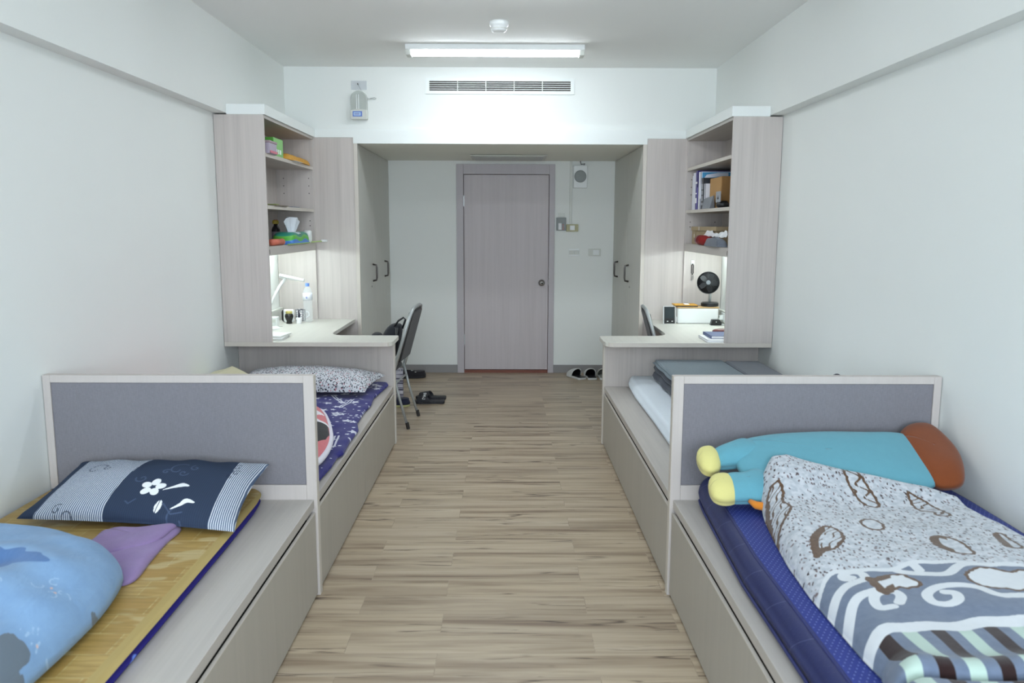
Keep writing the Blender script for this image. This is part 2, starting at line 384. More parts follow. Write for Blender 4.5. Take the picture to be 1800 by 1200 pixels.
part('duct_shade_sheet', box(VX0+.03, VX1-.03, VY-.006, VY-.002, VZ0+.025, VZ1-.025), plain('duct_shade', srgb(50, 42, 38), .8, var=.3, ns=3), t)  # dark sheet in front of the wall, painted as shade inside the duct
g = G(); g.box(VX0, VX1, VY-.014, VY-.002, VZ0, VZ0+.025); g.box(VX0, VX1, VY-.014, VY-.002, VZ1-.025, VZ1); g.box(VX0, VX0+.03, VY-.014, VY-.002, VZ0+.025, VZ1-.025); g.box(VX1-.03, VX1, VY-.014, VY-.002, VZ0+.025, VZ1-.025)
part('vent_frame', g, M['white'], t)
for i in range(4):
    z = VZ0+.037+.0165*i; T = Matrix.Translation((0, VY-.012, z)) @ Matrix.Rotation(-.25, 4, 'X')
    part('slat', G().box(VX0+.03, VX1-.03, -.005, .005, -.0022, .0022, T), M['white'], t)
for i in range(1, 5):
    x = VX0+.03+(VX1-VX0-.06)*i/5; part('divider', box(x-.003, x+.003, VY-.020, VY-.008, VZ0+.02, VZ1-.02), M['white'], t)
t = thing('soffit_grille', 'flat white grille let into the low ceiling above the door', 'vent', (0, 7.85, ZS), None)
g = G(); g.box(-.34, .38, 7.6, 8.12, ZS-.012, ZS-.002)
part('grille_frame', g, M['plast2'], t, bevel=.004)
part('grille_panel', box(-.31, .35, 7.64, 8.08, ZS-.018, ZS-.012), plain('grille_paint', srgb(196, 200, 198), .5), t, bevel=.003)
# wall fixtures right of the door
t = thing('wall_speaker', 'square white wall speaker with round grille high beside the door', 'speaker', (.754, YB, 1.927))
part('casing', box(.684, .826, YB-.05, YB, 1.928, 2.156), M['plast'], t, bevel=.006)
part('speaker_grille', latheY([(.062, 0), (.062, .004), (.05, .008), (.02, .009), (.008, .012), (.001, .012)], (.753, YB-.05, 2.045), 32), plain('grey_mesh', srgb(150, 156, 155), .6, var=.2, ns=300), t, smooth=True)
tag(part('cable_stub', G().tube([(.79, YB-.02, 2.158), (.80, YB-.03, 2.172), (.76, YB-.03, 2.168), (.755, YB-.01, 2.2)], .004), M['dark'], t))
g = G(); g.box(.650, .674, YB-.014, YB, 1.56, ZS)
tag(part('cable_conduit', g, M['plast2'], bevel=.002), 'narrow vertical white cable conduit between door frame and wall speaker', 'conduit')
t = thing('call_panel', 'small grey control box beside the upper door frame', 'control box', (.567, YB, 1.497))
part('casing', box(.516, .616, YB-.035, YB, 1.497, 1.63), M['greyp'], t, bevel=.004)
part('label_plate', box(.536, .567, YB-.0365, YB-.034, 1.505, 1.572), M['paper'], t)
for z in (1.555, 1.53, 1.51): part('push_button', latheY([(.007, 0), (.006, .004)], (.585, YB-.034, z), 12), plain('red_button', srgb(190, 110, 104), .5), t)
part('bracket', box(.535, .6, YB-.01, YB, 1.63, 1.675), M['plast2'], t)
t = thing('socket_box', 'beige surface box with white switch at the foot of the conduit', 'switch box', (.677, YB, 1.487))
part('back_box', box(.618, .742, YB-.03, YB, 1.487, 1.561), M['beige'], t, bevel=.004)
part('rocker', box(.655, .706, YB-.036, YB-.029, 1.5, 1.549), M['plast'], t, bevel=.003)
t = thing('light_switch', 'white light switch with two rockers, nearer the door', 'switch', (.70, YB, 1.233), 'switch plates beside the door')
part('plate', box(.644, .76, YB-.01, YB, 1.233, 1.31), M['plast'], t, bevel=.003)
for a in (.653, .705): part('rocker', box(a, a+.048, YB-.016, YB-.009, 1.25, 1.292), M['plast2'], t, bevel=.003)
t = thing('light_switch', 'flat blank white wall plate, farther from the door', 'switch', (.917, YB, 1.234), 'switch plates beside the door')
part('plate', box(.852, .982, YB-.01, YB, 1.234, 1.31), M['plast2'], t, bevel=.003)
part('rocker', box(.90, .965, YB-.013, YB-.009, 1.246, 1.298), M['plast'], t, bevel=.002)
# insect repellent hanging on a hook
t = thing('repellent_dispenser', 'clear arched repellent dispenser with white base hanging on bulkhead wall', 'dispenser', (-1.19, VY, 2.39))
part('mount_plate', box(-1.257, -1.13, VY-.004, VY, 2.628, 2.698), clear('plate_plastic', (.8, .84, .87, 1), .7, .3), t, bevel=.003)
h = G().tube([(-1.2, VY-.004, 2.668), (-1.2, VY-.02, 2.668), (-1.2, VY-.024, 2.675)], .004); part('hook', h, M['nickel'], t)
part('string', G().tube([(-1.2, VY-.022, 2.666), (-1.182, VY-.024, 2.64), (-1.17, VY-.03, 2.616)], .0012, 5), M['greyp'], t)
prof = []
for i in range(13):
    a = PI*i/12; prof.append((-1.191-.066*math.cos(a), 2.55+.066*math.sin(a)))
poly = [(-1.257, 2.44)]+prof+[(-1.125, 2.44)]
TF = Matrix.Translation((0, VY-.002, 0)) @ Matrix.Rotation(PI/2, 4, 'X')
part('dome', G().prism(poly, 0, .05, TF), clear('tinted_dome', (.62, .66, .62, 1), .5, .1), t, bevel=.006)
for x in (-1.206, -1.19): part('rod', box(x-.003, x+.003, VY-.056, VY-.05, 2.455, 2.585), M['plast'], t)
part('base_tray', G().prism([(-1.257, 2.395), (-1.25, 2.388), (-1.13, 2.388), (-1.122, 2.395), (-1.122, 2.462), (-1.19, 2.472), (-1.257, 2.462)], 0, .062, TF), M['plast2'], t, bevel=.005)
lb = part('label', box(-1.238, -1.162, VY-.0655, VY-.064, 2.41, 2.452), plain('blue_label', srgb(96, 122, 196), .5), t)
part('label_panel', box(-1.230, -1.174, VY-.0665, VY-.0655, 2.418, 2.444), plain('pale_blue_label', srgb(176, 206, 232), .5), lb)
for z in (2.435, 2.427): part('lettering', box(-1.224, -1.184, VY-.0672, VY-.0665, z-.0022, z+.0022), plain('violet_print', srgb(120, 110, 180), .5), lb)
part('wire_clip', G().tube([(-1.125, VY-.03, 2.553), (-1.1, VY-.03, 2.552), (-1.062, VY-.03, 2.548), (-1.052, VY-.03, 2.556), (-1.065, VY-.03, 2.562), (-1.1, VY-.03, 2.556)], .0025, 6), M['steel'], t)
# ------------------------------------------------------------------ built-in furniture, mirrored about the aisle
def bx(s, h0, h1, y0, y1, z0, z1, g=None): return (g or G()).box(XC+s*h0, XC+s*h1, y0, y1, z0, z1)
for s, side in ((-1, 'left'), (1, 'right')):
    X = lambda h: XC+s*h
    # wardrobe
    t = thing('wardrobe', 'built-in wood laminate wardrobe lining the recess on the %s of the door' % side, 'wardrobe', (X(1.5), 7.5, 0), 'wardrobes beside the door')
    g = G(); bx(s, IH+.03, WH, YW, YW+.02, 0, ZT0, g); bx(s, IH+.022, WH, YW+.02, YB-.003, 0, ZS, g); part('carcass', g, M['wz'], t)
    part('edge_strip', bx(s, IH-.002, IH+.03, YW-.004, YW+.018, 0, ZS), M['edge'], t, bevel=.002)
    for (a, b, hy) in ((YW+.022, 7.42, 7.27), (7.424, YB-.005, 7.97)):
        dr = part('wardrobe_door', bx(s, IH, IH+.02, a, b, .02, ZS-.004), M['wdoor'], t, bevel=.0015)
        hx = X(IH); q = -s
        part('handle', G().tube([(hx, hy, 1.045), (hx+q*.032, hy, 1.052), (hx+q*.036, hy, 1.075), (hx+q*.036, hy, 1.165), (hx+q*.032, hy, 1.188), (hx, hy, 1.195)], .0085, 8), M['nickel'], dr, smooth=True)
        if hy < 7.5:
            for dy in (-.02, .012): part('lock', G().lathe([(.008, 0), (.008, .004)], (0, 0, 0), 12, Matrix.Translation((hx, hy-.07+dy, 1.0)) @ Matrix.Rotation(q*PI/2, 4, 'Y')), M['chrome'], dr)
    # desk
    t = thing('desk', 'pale built-in desk with rounded cut-out under the %s shelf unit' % side, 'desk', (X(1.4), 6., 0), 'built-in desks')
    pl = [(WH, YD), (.77, YD), (.745, YD+.006), (.72, YD+.035), (.712, YD+.07), (.712, 5.60), (.72, 5.625), (1.08, 5.63), (1.13, 5.637), (1.17, 5.66), (1.195, 5.70), (1.208, 5.76), (1.212, 5.84), (1.212, YW-.002), (WH, YW-.002)]
    part('desktop', G().prism([(X(h), y) for h, y in pl], .744, .772), M['top'], t, bevel=.002)
    g = G().prism([(X(h), y-.0012) for h, y in [(WH-.002, YD+.0004), (.77, YD+.0004), (.745, YD+.0064), (.722, YD+.035), (.725, YD+.037), (.748, YD+.012), (.77, YD+.003), (WH-.002, YD+.003)]], .7435, .7715)
    part('edge_band', g, M['edge'], t)
    part('end_panel', bx(s, AH+.012, WH, YP, YP+.04, 0, .744), M['wx' if 0 else 'wz'], t, bevel=.001)
    part('end_post', bx(s, AH, AH+.014, YP-.002, YP+.042, 0, .744), M['edge'], t, bevel=.002)
    # shelf unit
    t = thing('shelf_unit', 'tall open grey wood shelf unit standing on the %s desk against the wall' % side, 'shelf', (X(1.67), 6., .772), 'shelf units above the desks')
    part('end_board', bx(s, SH, WH, YD, YD+.02, .772, ZT0), M['wz'], t, bevel=.001)
    part('end_board', bx(s, SH+.006, WH, YW-.02, YW-.001, .772, ZT0), M['wz'], t, bevel=.001)
    part('back_board', bx(s, WH-.012, WH, YD+.02, YW-.02, 1.38, ZT0), M['wz'], t)
    part('top_board', bx(s, SH+.001, WH, YD+.02, YW-.02, ZT0-.02, ZT0-.0005), M['wy'], t)
    for z in (1.663, 2.0):
        sh = part('shelf_board', bx(s, SH+.012, WH-.012, YD+.02, YW-.02, z-.012, z+.012), M['wy'], t)
        part('edge_band', bx(s, SH+.010, SH+.0125, YD+.02, YW-.02, z-.012, z+.012), M['edge'], sh)
    part('bottom_board', bx(s, SH+.02, WH, YD+.02, YW-.02, 1.39, 1.405), M['wy'], t)
    part('apron', bx(s, SH, SH+.02, YD+.02, YW-.02, 1.345, 1.405), M['wy'], t, bevel=.001)
    part('hinge_plate', bx(s, SH-.001, SH+.006, YD+.022, YD+.028, 1.355, 1.385), M['dark'], t)
    for z in (1.58, 1.86, 1.80, 1.54, 1.92):
        for h in (SH+.045, WH-.07):
            part('pin_hole', G().lathe([(.004, 0), (.004, .001)], (0, 0, 0), 8, Matrix.Translation((X(h), YW-.02, z)) @ TY), M['dark'], t)
    tl = thing('desk_tube_light', 'glowing white tube light fixed under the %s bottom shelf' % side, 'tube light', (X(1.68), 6., 1.39), 'tube lights under the shelves')
    part('holder', bx(s, 1.66, 1.72, 5.45, 6.5, 1.372, 1.389), M['plast'], tl)
    part('tube', G().tube([(X(1.69), 5.5, 1.36), (X(1.69), 6.45, 1.36)], .013, 12), M['tube2'], tl, smooth=True)
    # wiring channel along the back of the desk
    tag(part('cable_channel', bx(s, WH-.03, WH, YD+.03, YW-.03, .772, .87), M['plast2'], bevel=.003), 'pale cable channel along the wall at the back of the %s desk' % side, 'cable channel', 'cable channels on the desks')
    # headboards
    t = thing('headboard', 'grey upholstered headboard panel in pale wood frame between the %s beds' % side, 'headboard', (X(1.28), 3.21, 0), 'headboards between the beds')
    g = G(); a, b = AH, WH
    bx(s, a, a+.041, Y1, Y1+.04, 0, .943, g); bx(s, b-.03, b, Y1, Y1+.04, 0, .943, g); bx(s, a+.041, b-.03, Y1, Y1+.04, .912, .943, g); bx(s, a+.041, b-.03, Y1, Y1+.04, 0, .482, g)
    part('frame', g, M['headf'], t, bevel=.002)
    part('edge_strip', bx(s, a-.002, a, Y1+.001, Y1+.039, 0, .942), M['edge'], t)
    part('upholstered_panel', bx(s, a+.041, b-.03, Y1+.004, Y1+.036, .482, .912), M['headcloth'], t, bevel=.004)
    # beds
    for yy0, yy1, nf, seams in ((Y1+.041, YP-.003, 'far', (4.33,) if s < 0 else ()), (.88, Y1-.001, 'near', (1.9,))):
        t = thing('bed', 'built-in wood laminate platform bed with drawer fronts, %s bed on the %s side' % (nf, side), 'bed', (X(1.3), (yy0+yy1)/2, 0), 'built-in platform beds')
        part('carcass', bx(s, AH+.045, WH, yy0, yy1, 0, .383), M['dark'], t)  # near-black colour puts shade into the gap above the drawers
        part('platform', bx(s, AH+.012, WH, yy0, yy1, .384, .42), M['wy'], t, bevel=.0015)
        ys = [yy0]+list(seams)+[yy1]
        for a, b in zip(ys[:-1], ys[1:]):
            dr = part('drawer_front', bx(s, AH+.007, AH+.018, a+.003, b-.003, .012, .364), M['front'], t, bevel=.0015)
            part('edge_band', bx(s, AH+.0068, AH+.0182, a+.004, b-.004, .3625, .3655), M['edge'], dr)
        part('kick_strip', bx(s, AH+.022, AH+.06, yy0, yy1, 0, .012), M['dark'], t)
ZPL = .42
# ------------------------------------------------------------------ bedding materials
def attrmat(name, rough=.9, layers=(), base=None, post=None, bump=.2, ns=700):
    """base colour with flat colour layers switched by colour attributes: layers [(attr, channel, colour)]"""
    t = NT(name, rough, .2); o = t.obj(); f = t.noise(o, 25, 4)
    c = base(t, o) if callable(base) else t.mix(f, scale_c(base, .94), scale_c(base, 1.05))
    for at, ch, lc in layers:
        v = t.sep(t.attr(at).outputs['Color'])[ch]; c = t.mix(t.ramp(v, [(.38, (0, 0, 0)), (.62, (1, 1, 1))]), c, lc(t, o) if callable(lc) else lc)
    t.col(c); t.b.inputs['Sheen Weight'].default_value = .15
    t.bump(t.math('ADD', t.noise(o, ns, 2), t.math('MULTIPLY', t.noise(t.map(o, (1, .45, 1)), 22, 4, .55, 1.), 9.)), bump, .0016); return t.m
# ---- near left bed: thin navy mattress, bamboo mat, pillow, towel, duvet
def bamboo():
    t = NT('bamboo_strips', .42, .4); o = t.n('ShaderNodeNewGeometry').outputs['Position']
    br = t.n('ShaderNodeTexBrick'); br.offset = .5
    t.put(br.inputs['Vector'], o)
    for k, v in (('Scale', 1.), ('Mortar Size', .0022), ('Mortar Smooth', .3), ('Bias', -.1), ('Brick Width', .135), ('Row Height', .105)): br.inputs[k].default_value = v
    br.inputs['Color1'].default_value = srgb(172, 138, 76); br.inputs['Color2'].default_value = srgb(190, 162, 100); br.inputs['Mortar'].default_value = srgb(196, 178, 126)
    st = t.noise(t.map(o, (9, 120, 1)), 1, 3); c = t.mix(t.ramp(st, [(.35, (0, 0, 0)), (.7, (1, 1, 1))]), br.outputs['Color'], srgb(154, 126, 66))
    pt = t.ramp(t.noise(t.map(o, (7, 16, 1)), 1, 1), [(.62, (0, 0, 0)), (.68, (1, 1, 1))]); c = t.mix(t.math('MULTIPLY', t.sep(pt)[0], .5), c, srgb(202, 188, 144))
    p = t.sep(o); e = t.math('GREATER_THAN', p[0], -1.0); c = t.mix(e, c, t.mix(t.noise(t.map(o, (60, 4, 1)), 1, 2), srgb(168, 144, 84), srgb(184, 162, 104)))
    t.col(c); t.bump(st, .25, .001); return t.m
def edge_curve(y):     # the mat hangs out to a slightly bowed edge
    return np.interp(y, [.9, 1.8, 2.1, 2.7, 3.0, 3.1, 3.15, 3.18], [-.955, -.955, -.957, -.966, -.974, -.985, -1.005, -1.04])
def pad(name, z0, z1, xl, xr, y0, y1, mat, rnd, nx=40, ny=90, bulge=None, parent=None, cols=None, amp=0, seed=2, ws=9, label=None, off=0):
    """flat upholstered pad; xl/xr callables of y; rounded edges of radius rnd"""
    ys = y0+(y1-y0)*(.5-.5*np.cos(np.pi*np.linspace(0, 1, ny)))
    ys = np.linspace(y0, y1, ny); s = np.linspace(0, 1, nx)
    s = .5-.5*np.cos(np.pi*s); s = .5*s+.5*np.linspace(0, 1, nx)
    A = np.array([xl(y) for y in ys]); B = np.array([xr(y) for y in ys])
    X = A[None]+(B-A)[None]*s[:, None]; Y = np.repeat(ys[None], nx, 0)
    d = np.minimum(np.minimum(X-A[None], B[None]-X), np.minimum(Y-y0, y1-Y)); d = np.clip(d, 0, rnd)
    e = np.sqrt(np.maximum(0, 1-(1-d/rnd)**2)); h = (z1-z0)
    wr = wrinkle(X, Y, seed, ws)*amp*e if amp else 0
    zm = (z0+z1)/2 if not off else z0
    top = np.stack([X, Y, zm+(z1-zm)*e+wr], 2); bot = np.stack([X, Y, zm-(zm-z0)*e], 2)
    return sheet(name, top, bot, mat, parent, cols=cols(X, Y) if cols else None, label=label)
WI = XC-WH+.006
def navymat():
    t = NT('navy_print_cotton', .85, .2); o = t.obj(); v = t.n('ShaderNodeTexVoronoi'); t.put(v.inputs['Vector'], o); v.inputs['Scale'].default_value = 7
    t.col(t.mix(t.ramp(v.outputs['Distance'], [(.09, (1, 1, 1)), (.12, (0, 0, 0))]), srgb(42, 36, 118), srgb(112, 140, 226))); return t.m
tag(pad('futon_pad', ZPL+.001, ZPL+.043, lambda y: WI, lambda y: edge_curve(y)-.004, .95, 3.183, navymat(), .02), 'thin navy printed futon under the bamboo mat on the near left bed', 'futon')
tag(pad('bamboo_mat', ZPL+.044, ZPL+.052, lambda y: WI+.004, edge_curve, .94, 3.186, bamboo(), .004), 'golden bamboo sleeping mat covering the near left bed', 'mat')
def spiral(c, r, a0, turns, n=22, k=1):
    return [(c[0]+r*(1-i/n*.85)*math.cos(a0+k*2*PI*turns*i/n), c[1]+r*(1-i/n*.85)*math.sin(a0+k*2*PI*turns*i/n)) for i in range(n+1)]
def make_pillow(name, BL, BR, TR, TL, thick, mat, parent=None, nu=120, nv=70, colf=None, ear=.03, seed=4, amp=.006, down=.5, wave=.012, label=None, pw=.55):
    u = np.linspace(0, 1, nu); v = np.linspace(0, 1, nv); u = .5*u+.5*(.5-.5*np.cos(np.pi*u)); v = .5*v+.5*(.5-.5*np.cos(np.pi*v))
    U, V = np.meshgrid(u, v, indexing='ij'); BL, BR, TR, TL = [np.array(q, float) for q in (BL, BR, TR, TL)]
    a = (4*U*(1-U)); b = (4*V*(1-V))
    Us = U+ear*(1-2*U)*b*(1-a)**2; Vs = V+ear*1.3*(1-2*V)*a*(1-b)**2     # sides bow inward, corners stay out
    P = (BL*((1-Us)*(1-Vs))[..., None]+BR*(Us*(1-Vs))[..., None]+TR*(Us*Vs)[..., None]+TL*((1-Us)*Vs)[..., None])
    n = np.cross(BR-BL, TL-BL); n /= np.linalg.norm(n); prof = (a*b)**pw
    LX, LY = np.linalg.norm(BR-BL), np.linalg.norm(TL-BL)
    wr = wrinkle(U*LX, V*LY, seed, 16)*amp*np.minimum(1, prof*3)+np.sin(U*LX*38+3*np.sin(V*7))*wave*.25*(1-b)**3*(b > 0)*b*8
    top = P+n*(thick*prof+wr)[..., None]; bot = P-n*(thick*down*prof)[..., None]
    return sheet(name, top, bot, mat, parent, cols=colf(U*LX, V*LY, LX, LY) if colf else None, uv=np.stack([U*LX, V*LY], 2), label=label)
def petals(X, Y, c, r, rot=0, n=5):
    m = np.zeros(X.shape); 
    for i in range(n):
        a = rot+2*PI*i/n; cx, cy = c[0]+r*.62*math.cos(a), c[1]+r*.62*math.sin(a)
        du = (X-cx)*math.cos(a)+(Y-cy)*math.sin(a); dv = -(X-cx)*math.sin(a)+(Y-cy)*math.cos(a)
        m = np.maximum(m, 1-ss(.9, 1.1, np.hypot(du/(r*.42), dv/(r*.34))))
    return m
def strip_cols(X, Y0, LX, LY):
    Y = Y0+.075
    wl = ss(.075, .078, X/LX)*(1-ss(.400, .403, X/LX+.012*np.sin(Y*9))); wr = ss(.868, .871, X/LX-.01*np.sin(Y*8)); band = np.maximum(wl, wr)
    pale = petals(X, Y, (.455, .215), .046, .3)*(np.hypot(X-.455, Y-.215) > .008)
    for c in (((.50, .205), (.535, .225), (.56, .238), (.585, .236)), ((.565, .12), (.595, .14), (.61, .158), (.64, .155))):
        c = catmull(c, 6, False); w = np.interp(np.arange(len(c)), [0, len(c)*.6, len(c)-1], [.002, .011, .003])
        for q, ww in zip(c, w): pale = np.maximum(pale, 1-ss(ww*.9, ww*1.2, np.hypot(X-q[0], Y-q[1])))
    leaf = np.hypot((X-.515)/.012, (Y-.125)/.03); pale = np.maximum(pale, (1-ss(.9, 1.05, leaf))*(np.abs(X-.513) > .0012))
    fa = np.zeros(X.shape)
    for sp in (spiral((.50, .33), .045, 1, .8), spiral((.56, .35), .02, 2, 1), spiral((.53, .31), .02, 0, 1, k=-1), spiral((.46, .31), .016, 1, 1), spiral((.60, .08), .05, 2, .7), spiral((.39, .26), .025, 3, 1), [(.42, .15), (.40, .13), (.385, .14)], [(.53, .14), (.57, .10), (.61, .11)]):
        fa = np.maximum(fa, 1-ss(.0016, .003, segd(X, Y, sp)))
    dk = np.zeros(X.shape)
    for sp in (spiral((.15, .34), .045, .5, .9), spiral((.2, .345), .02, 2, 1), spiral((.14, .10), .022, 1, 1), spiral((.18, .07), .025, 0, .9), spiral((.21, .045), .014, 2, 1), [(.14, .08), (.16, .04), (.2, .03)], spiral((.72, .39), .02, 1, 1), spiral((.73, .35), .018, 1, 1), spiral((.715, .32), .014, 2, 1), [(.71, .03), (.69, .02), (.67, .03)]):
        dk = np.maximum(dk, 1-ss(.0012, .0028, segd(X, Y, sp)))
    dk = np.maximum(dk, 1-ss(.9, 1.1, np.hypot((X-.255)/.022, (Y-.50)/.011))); dk = np.maximum(dk, 1-ss(.9, 1.1, np.hypot((X-.285)/.017, (Y-.505)/.009)))
    return {'m1': np.stack([band, pale, fa], 2), 'm2': np.stack([dk, dk, dk], 2)}
def stripes_mat():
    t = NT('striped_cotton', .9, .2); u = t.sep(t.uv()); o = t.obj()
    sx = t.math('SINE', t.math('MULTIPLY', t.math('ADD', u[0], t.math('MULTIPLY', t.noise(o, 6, 2), .01)), 2*PI/.0082))
    st = t.ramp(sx, [(.0, (0, 0, 0)), (.42, (1, 1, 1))]); f = t.sep(st)[0]
    dark = t.mix(t.math('MULTIPLY', f, .35), srgb(52, 64, 86), srgb(36, 46, 66)); light = t.mix(f, srgb(82, 98, 124), srgb(216, 222, 230))
    m1 = t.sep(t.attr('m1').outputs['Color']); m2 = t.sep(t.attr('m2').outputs['Color'])
    c = t.mix(t.ramp(m1[0], [(.45, (0, 0, 0)), (.55, (1, 1, 1))]), dark, light)
    c = t.mix(t.math('MULTIPLY', m1[2], .45), c, srgb(96, 112, 144))
    c = t.mix(t.ramp(m1[1], [(.4, (0, 0, 0)), (.6, (1, 1, 1))]), c, srgb(240, 242, 244)); c = t.mix(t.math('MULTIPLY', m2[0], .85), c, srgb(40, 50, 70))
    t.col(c); t.bump(t.noise(o, 500, 2), .15, .001); return t.m
p = make_pillow('pillow', (-1.755, 2.75, .503), (-.945, 2.66, .490), (-.955, 3.12, .592), (-1.71, 3.13, .596), .068, stripes_mat(), nu=330, nv=200, colf=strip_cols, down=.2, seed=11, pw=.42)
tag(p, 'navy and white striped pillow with white flower, leaning on the near left headboard', 'pillow')
TW = cloth('lilac_towelling', srgb(142, 120, 164), var=.1, weave=350, bump=.6)
zt = ZPL+.0535
t_ = puffy('towel', [(-1.42, 2.66), (-1.385, 2.705), (-1.28, 2.715), (-1.175, 2.735), (-1.150, 2.70), (-1.153, 2.60), (-1.142, 2.45), (-1.128, 2.315), (-1.155, 2.27), (-1.20, 2.30), (-1.36, 2.40)], lambda x, y: zt+.001+0*x, .022, TW, seed=8, amp=.007, wscale=26, p=7, nr=40)
puffy('top_fold', [(-1.385, 2.66), (-1.28, 2.68), (-1.17, 2.72), (-1.165, 2.66), (-1.18, 2.56), (-1.25, 2.48), (-1.38, 2.44)], lambda x, y: zt+.018+0*x, .016, TW, parent=t_, seed=9, amp=.004, wscale=30, p=9, nr=30)
tag(t_, 'folded lilac towel lying between striped pillow and blue duvet', 'towel')
def duvet_cols(X, Y):
    def blob(c, r, seed, sx=1.):
        a = np.arctan2(Y-c[1], (X-c[0])/sx); d = np.hypot((X-c[0])/sx, Y-c[1]); rr = r*(1+.22*np.sin(3*a+seed)+.16*np.sin(5*a+seed*2)+.10*np.sin(9*a+seed*3)); return 1-ss(.95, 1.05, d/rr)
    b = np.maximum(blob((-1.37, 2.05), .062, 1, 1.7), blob((-1.60, 2.05), .06, 4)); g = np.maximum(blob((-1.055, 2.03), .075, 2.2, .55), blob((-1.13, 1.66), .07, 3.1, .9)); g = np.maximum(g, blob((-1.4, 1.4), .08, 5))
    sk = np.zeros(X.shape)
    for c, r in (((-1.27, 2.34), .045), ((-1.17, 1.95), .05), ((-1.12, 1.78), .03), ((-1.3, 1.9), .04)):
        for i in range(4):
            a = 1.7*i; sk = np.maximum(sk, 1-ss(.0012, .0034, segd(X, Y, spiral((c[0]+r*.5*math.cos(a), c[1]+r*.5*math.sin(a)), r*.4, a, .7, 10))))
    pk = np.zeros(X.shape)
    for c in ((-1.17, 1.95), (-1.155, 1.94), (-1.115, 1.78), (-1.11, 1.77)): pk = np.maximum(pk, 1-ss(.002, .006, np.hypot(X-c[0], Y-c[1])))
    return {'m1': np.stack([b, g, sk*.8], 2), 'm2': np.stack([pk]*3, 2)}
DM = attrmat('pale_blue_print_fabric', .9, [('m1', 0, srgb(82, 118, 168)), ('m1', 1, srgb(100, 112, 124)), ('m1', 2, srgb(150, 180, 210)), ('m2', 0, srgb(206, 176, 170))],
             base=lambda t, o: t.mix(t.noise(o, 14, 5, .65), srgb(112, 146, 186), srgb(136, 170, 206)), bump=.3)
dv = puffy('duvet', [(-1.866, 2.50), (-1.70, 2.545), (-1.52, 2.52), (-1.34, 2.455), (-1.23, 2.375), (-1.145, 2.27), (-1.10, 2.08), (-1.09, 1.88), (-1.10, 1.6), (-1.12, 1.3), (-1.2, 1.05), (-1.5, 1.0), (-1.8, 1.02), (-1.872, 1.4), (-1.872, 2.0)],
           lambda x, y: zt+.024+0*x, .17, DM, seed=21, amp=.026, wscale=17, p=3.2, hb=.021, nr=130, n=26, colf=duvet_cols, q=.5)
tag(dv, 'puffy pale blue duvet with cloud patches on the near left bed', 'duvet')
# ---- near right bed
def quilt_cols(X, Y):
    return {'m1': np.stack([ss(.03, .034, X-.80)*(Y < 3.1), X*0, X*0], 2)}
def mattop():
    t = NT('navy_mattress_fabric', .55, .4); p = t.n('ShaderNodeNewGeometry').outputs['Position']; q = t.sep(p)
    sx = t.math('SINE', t.math('MULTIPLY', q[0], 2*PI/.017)); sy = t.math('SINE', t.math('MULTIPLY', q[1], 2*PI/.026))
    dots = t.ramp(t.math('MULTIPLY', sx, sy), [(.72, (0, 0, 0)), (.92, (1, 1, 1))])
    up = t.math('GREATER_THAN', t.sep(t.n('ShaderNodeNewGeometry').outputs['Normal'])[2], .94)
    top = t.mix(t.math('MULTIPLY', t.sep(dots)[0], .8), srgb(38, 52, 128), srgb(130, 144, 200))
    wv = t.math('ABSOLUTE', t.math('SINE', t.math('ADD', t.math('MULTIPLY', q[1], PI/.20), t.math('MULTIPLY', q[2], 16))))
    wl = t.ramp(wv, [(.0, (1, 1, 1)), (.025, (0, 0, 0))]); side = t.mix(t.math('MULTIPLY', t.sep(wl)[0], .6), srgb(32, 40, 88), srgb(120, 130, 172))
    t.col(t.mix(up, side, top)); t.bump(t.math('ADD', t.math('MULTIPLY', t.sep(dots)[0], .4), t.noise(p, 30, 3)), .3, .002); return t.m
mx = lambda y: np.interp(y, [.9, 1.9, 2.35, 3.0, 3.12, 3.16, 3.185], [.735, .735, .735, .770, .782, .80, .835])
m_ = pad('mattress', ZPL+.001, ZPL+.118, mx, lambda y: XC+WH-.008, .93, 3.186, mattop(), .058, nx=110, ny=120, amp=.003, seed=5, ws=14)
tag(m_, 'thick navy blue quilted mattress with dotted top on the near right bed', 'mattress')
PB = plain('blue_piping', srgb(34, 42, 98), .6)
for z, nm, off in ((ZPL+.020, 'piping', .006), (ZPL+.1135, 'piping', .040)):
    part(nm, G().tube([(mx(y)+off, y, z) for y in np.linspace(.95, 3.17, 50)], .0055, 8), PB, m_, smooth=True)
# plush body pillow (plain stand-in: no face)
TEAL = cloth('teal_plush', srgb(98, 158, 174), var=.05, weave=300, bump=.35); YEL = cloth('pale_yellow_plush', srgb(214, 206, 134), var=.03, weave=300, bump=.35)
BRN = cloth('rust_brown_plush', srgb(126, 66, 34), var=.08, weave=300, bump=.35); ORG = cloth('orange_plush', srgb(214, 130, 46), var=.05)
pz = lambda x, y: .568+.38*(y-2.7)
t = thing('plush_bolster', 'long teal plush bolster with yellow feet and brown end, lying against the near right headboard', 'plush pillow', (1.25, 2.95, .54))
puffy('body', [(.90, 3.035), (.99, 3.07), (1.12, 3.09), (1.28, 3.10), (1.45, 3.095), (1.60, 3.09), (1.65, 3.03), (1.64, 2.92), (1.58, 2.81), (1.40, 2.745), (1.15, 2.728), (.97, 2.728), (.89, 2.76), (.875, 2.86), (.875, 2.96)], pz, .058, TEAL, t, p=2.6, hb=.034, nr=50, n=10, q=.5, seed=5, amp=.003, wscale=14)
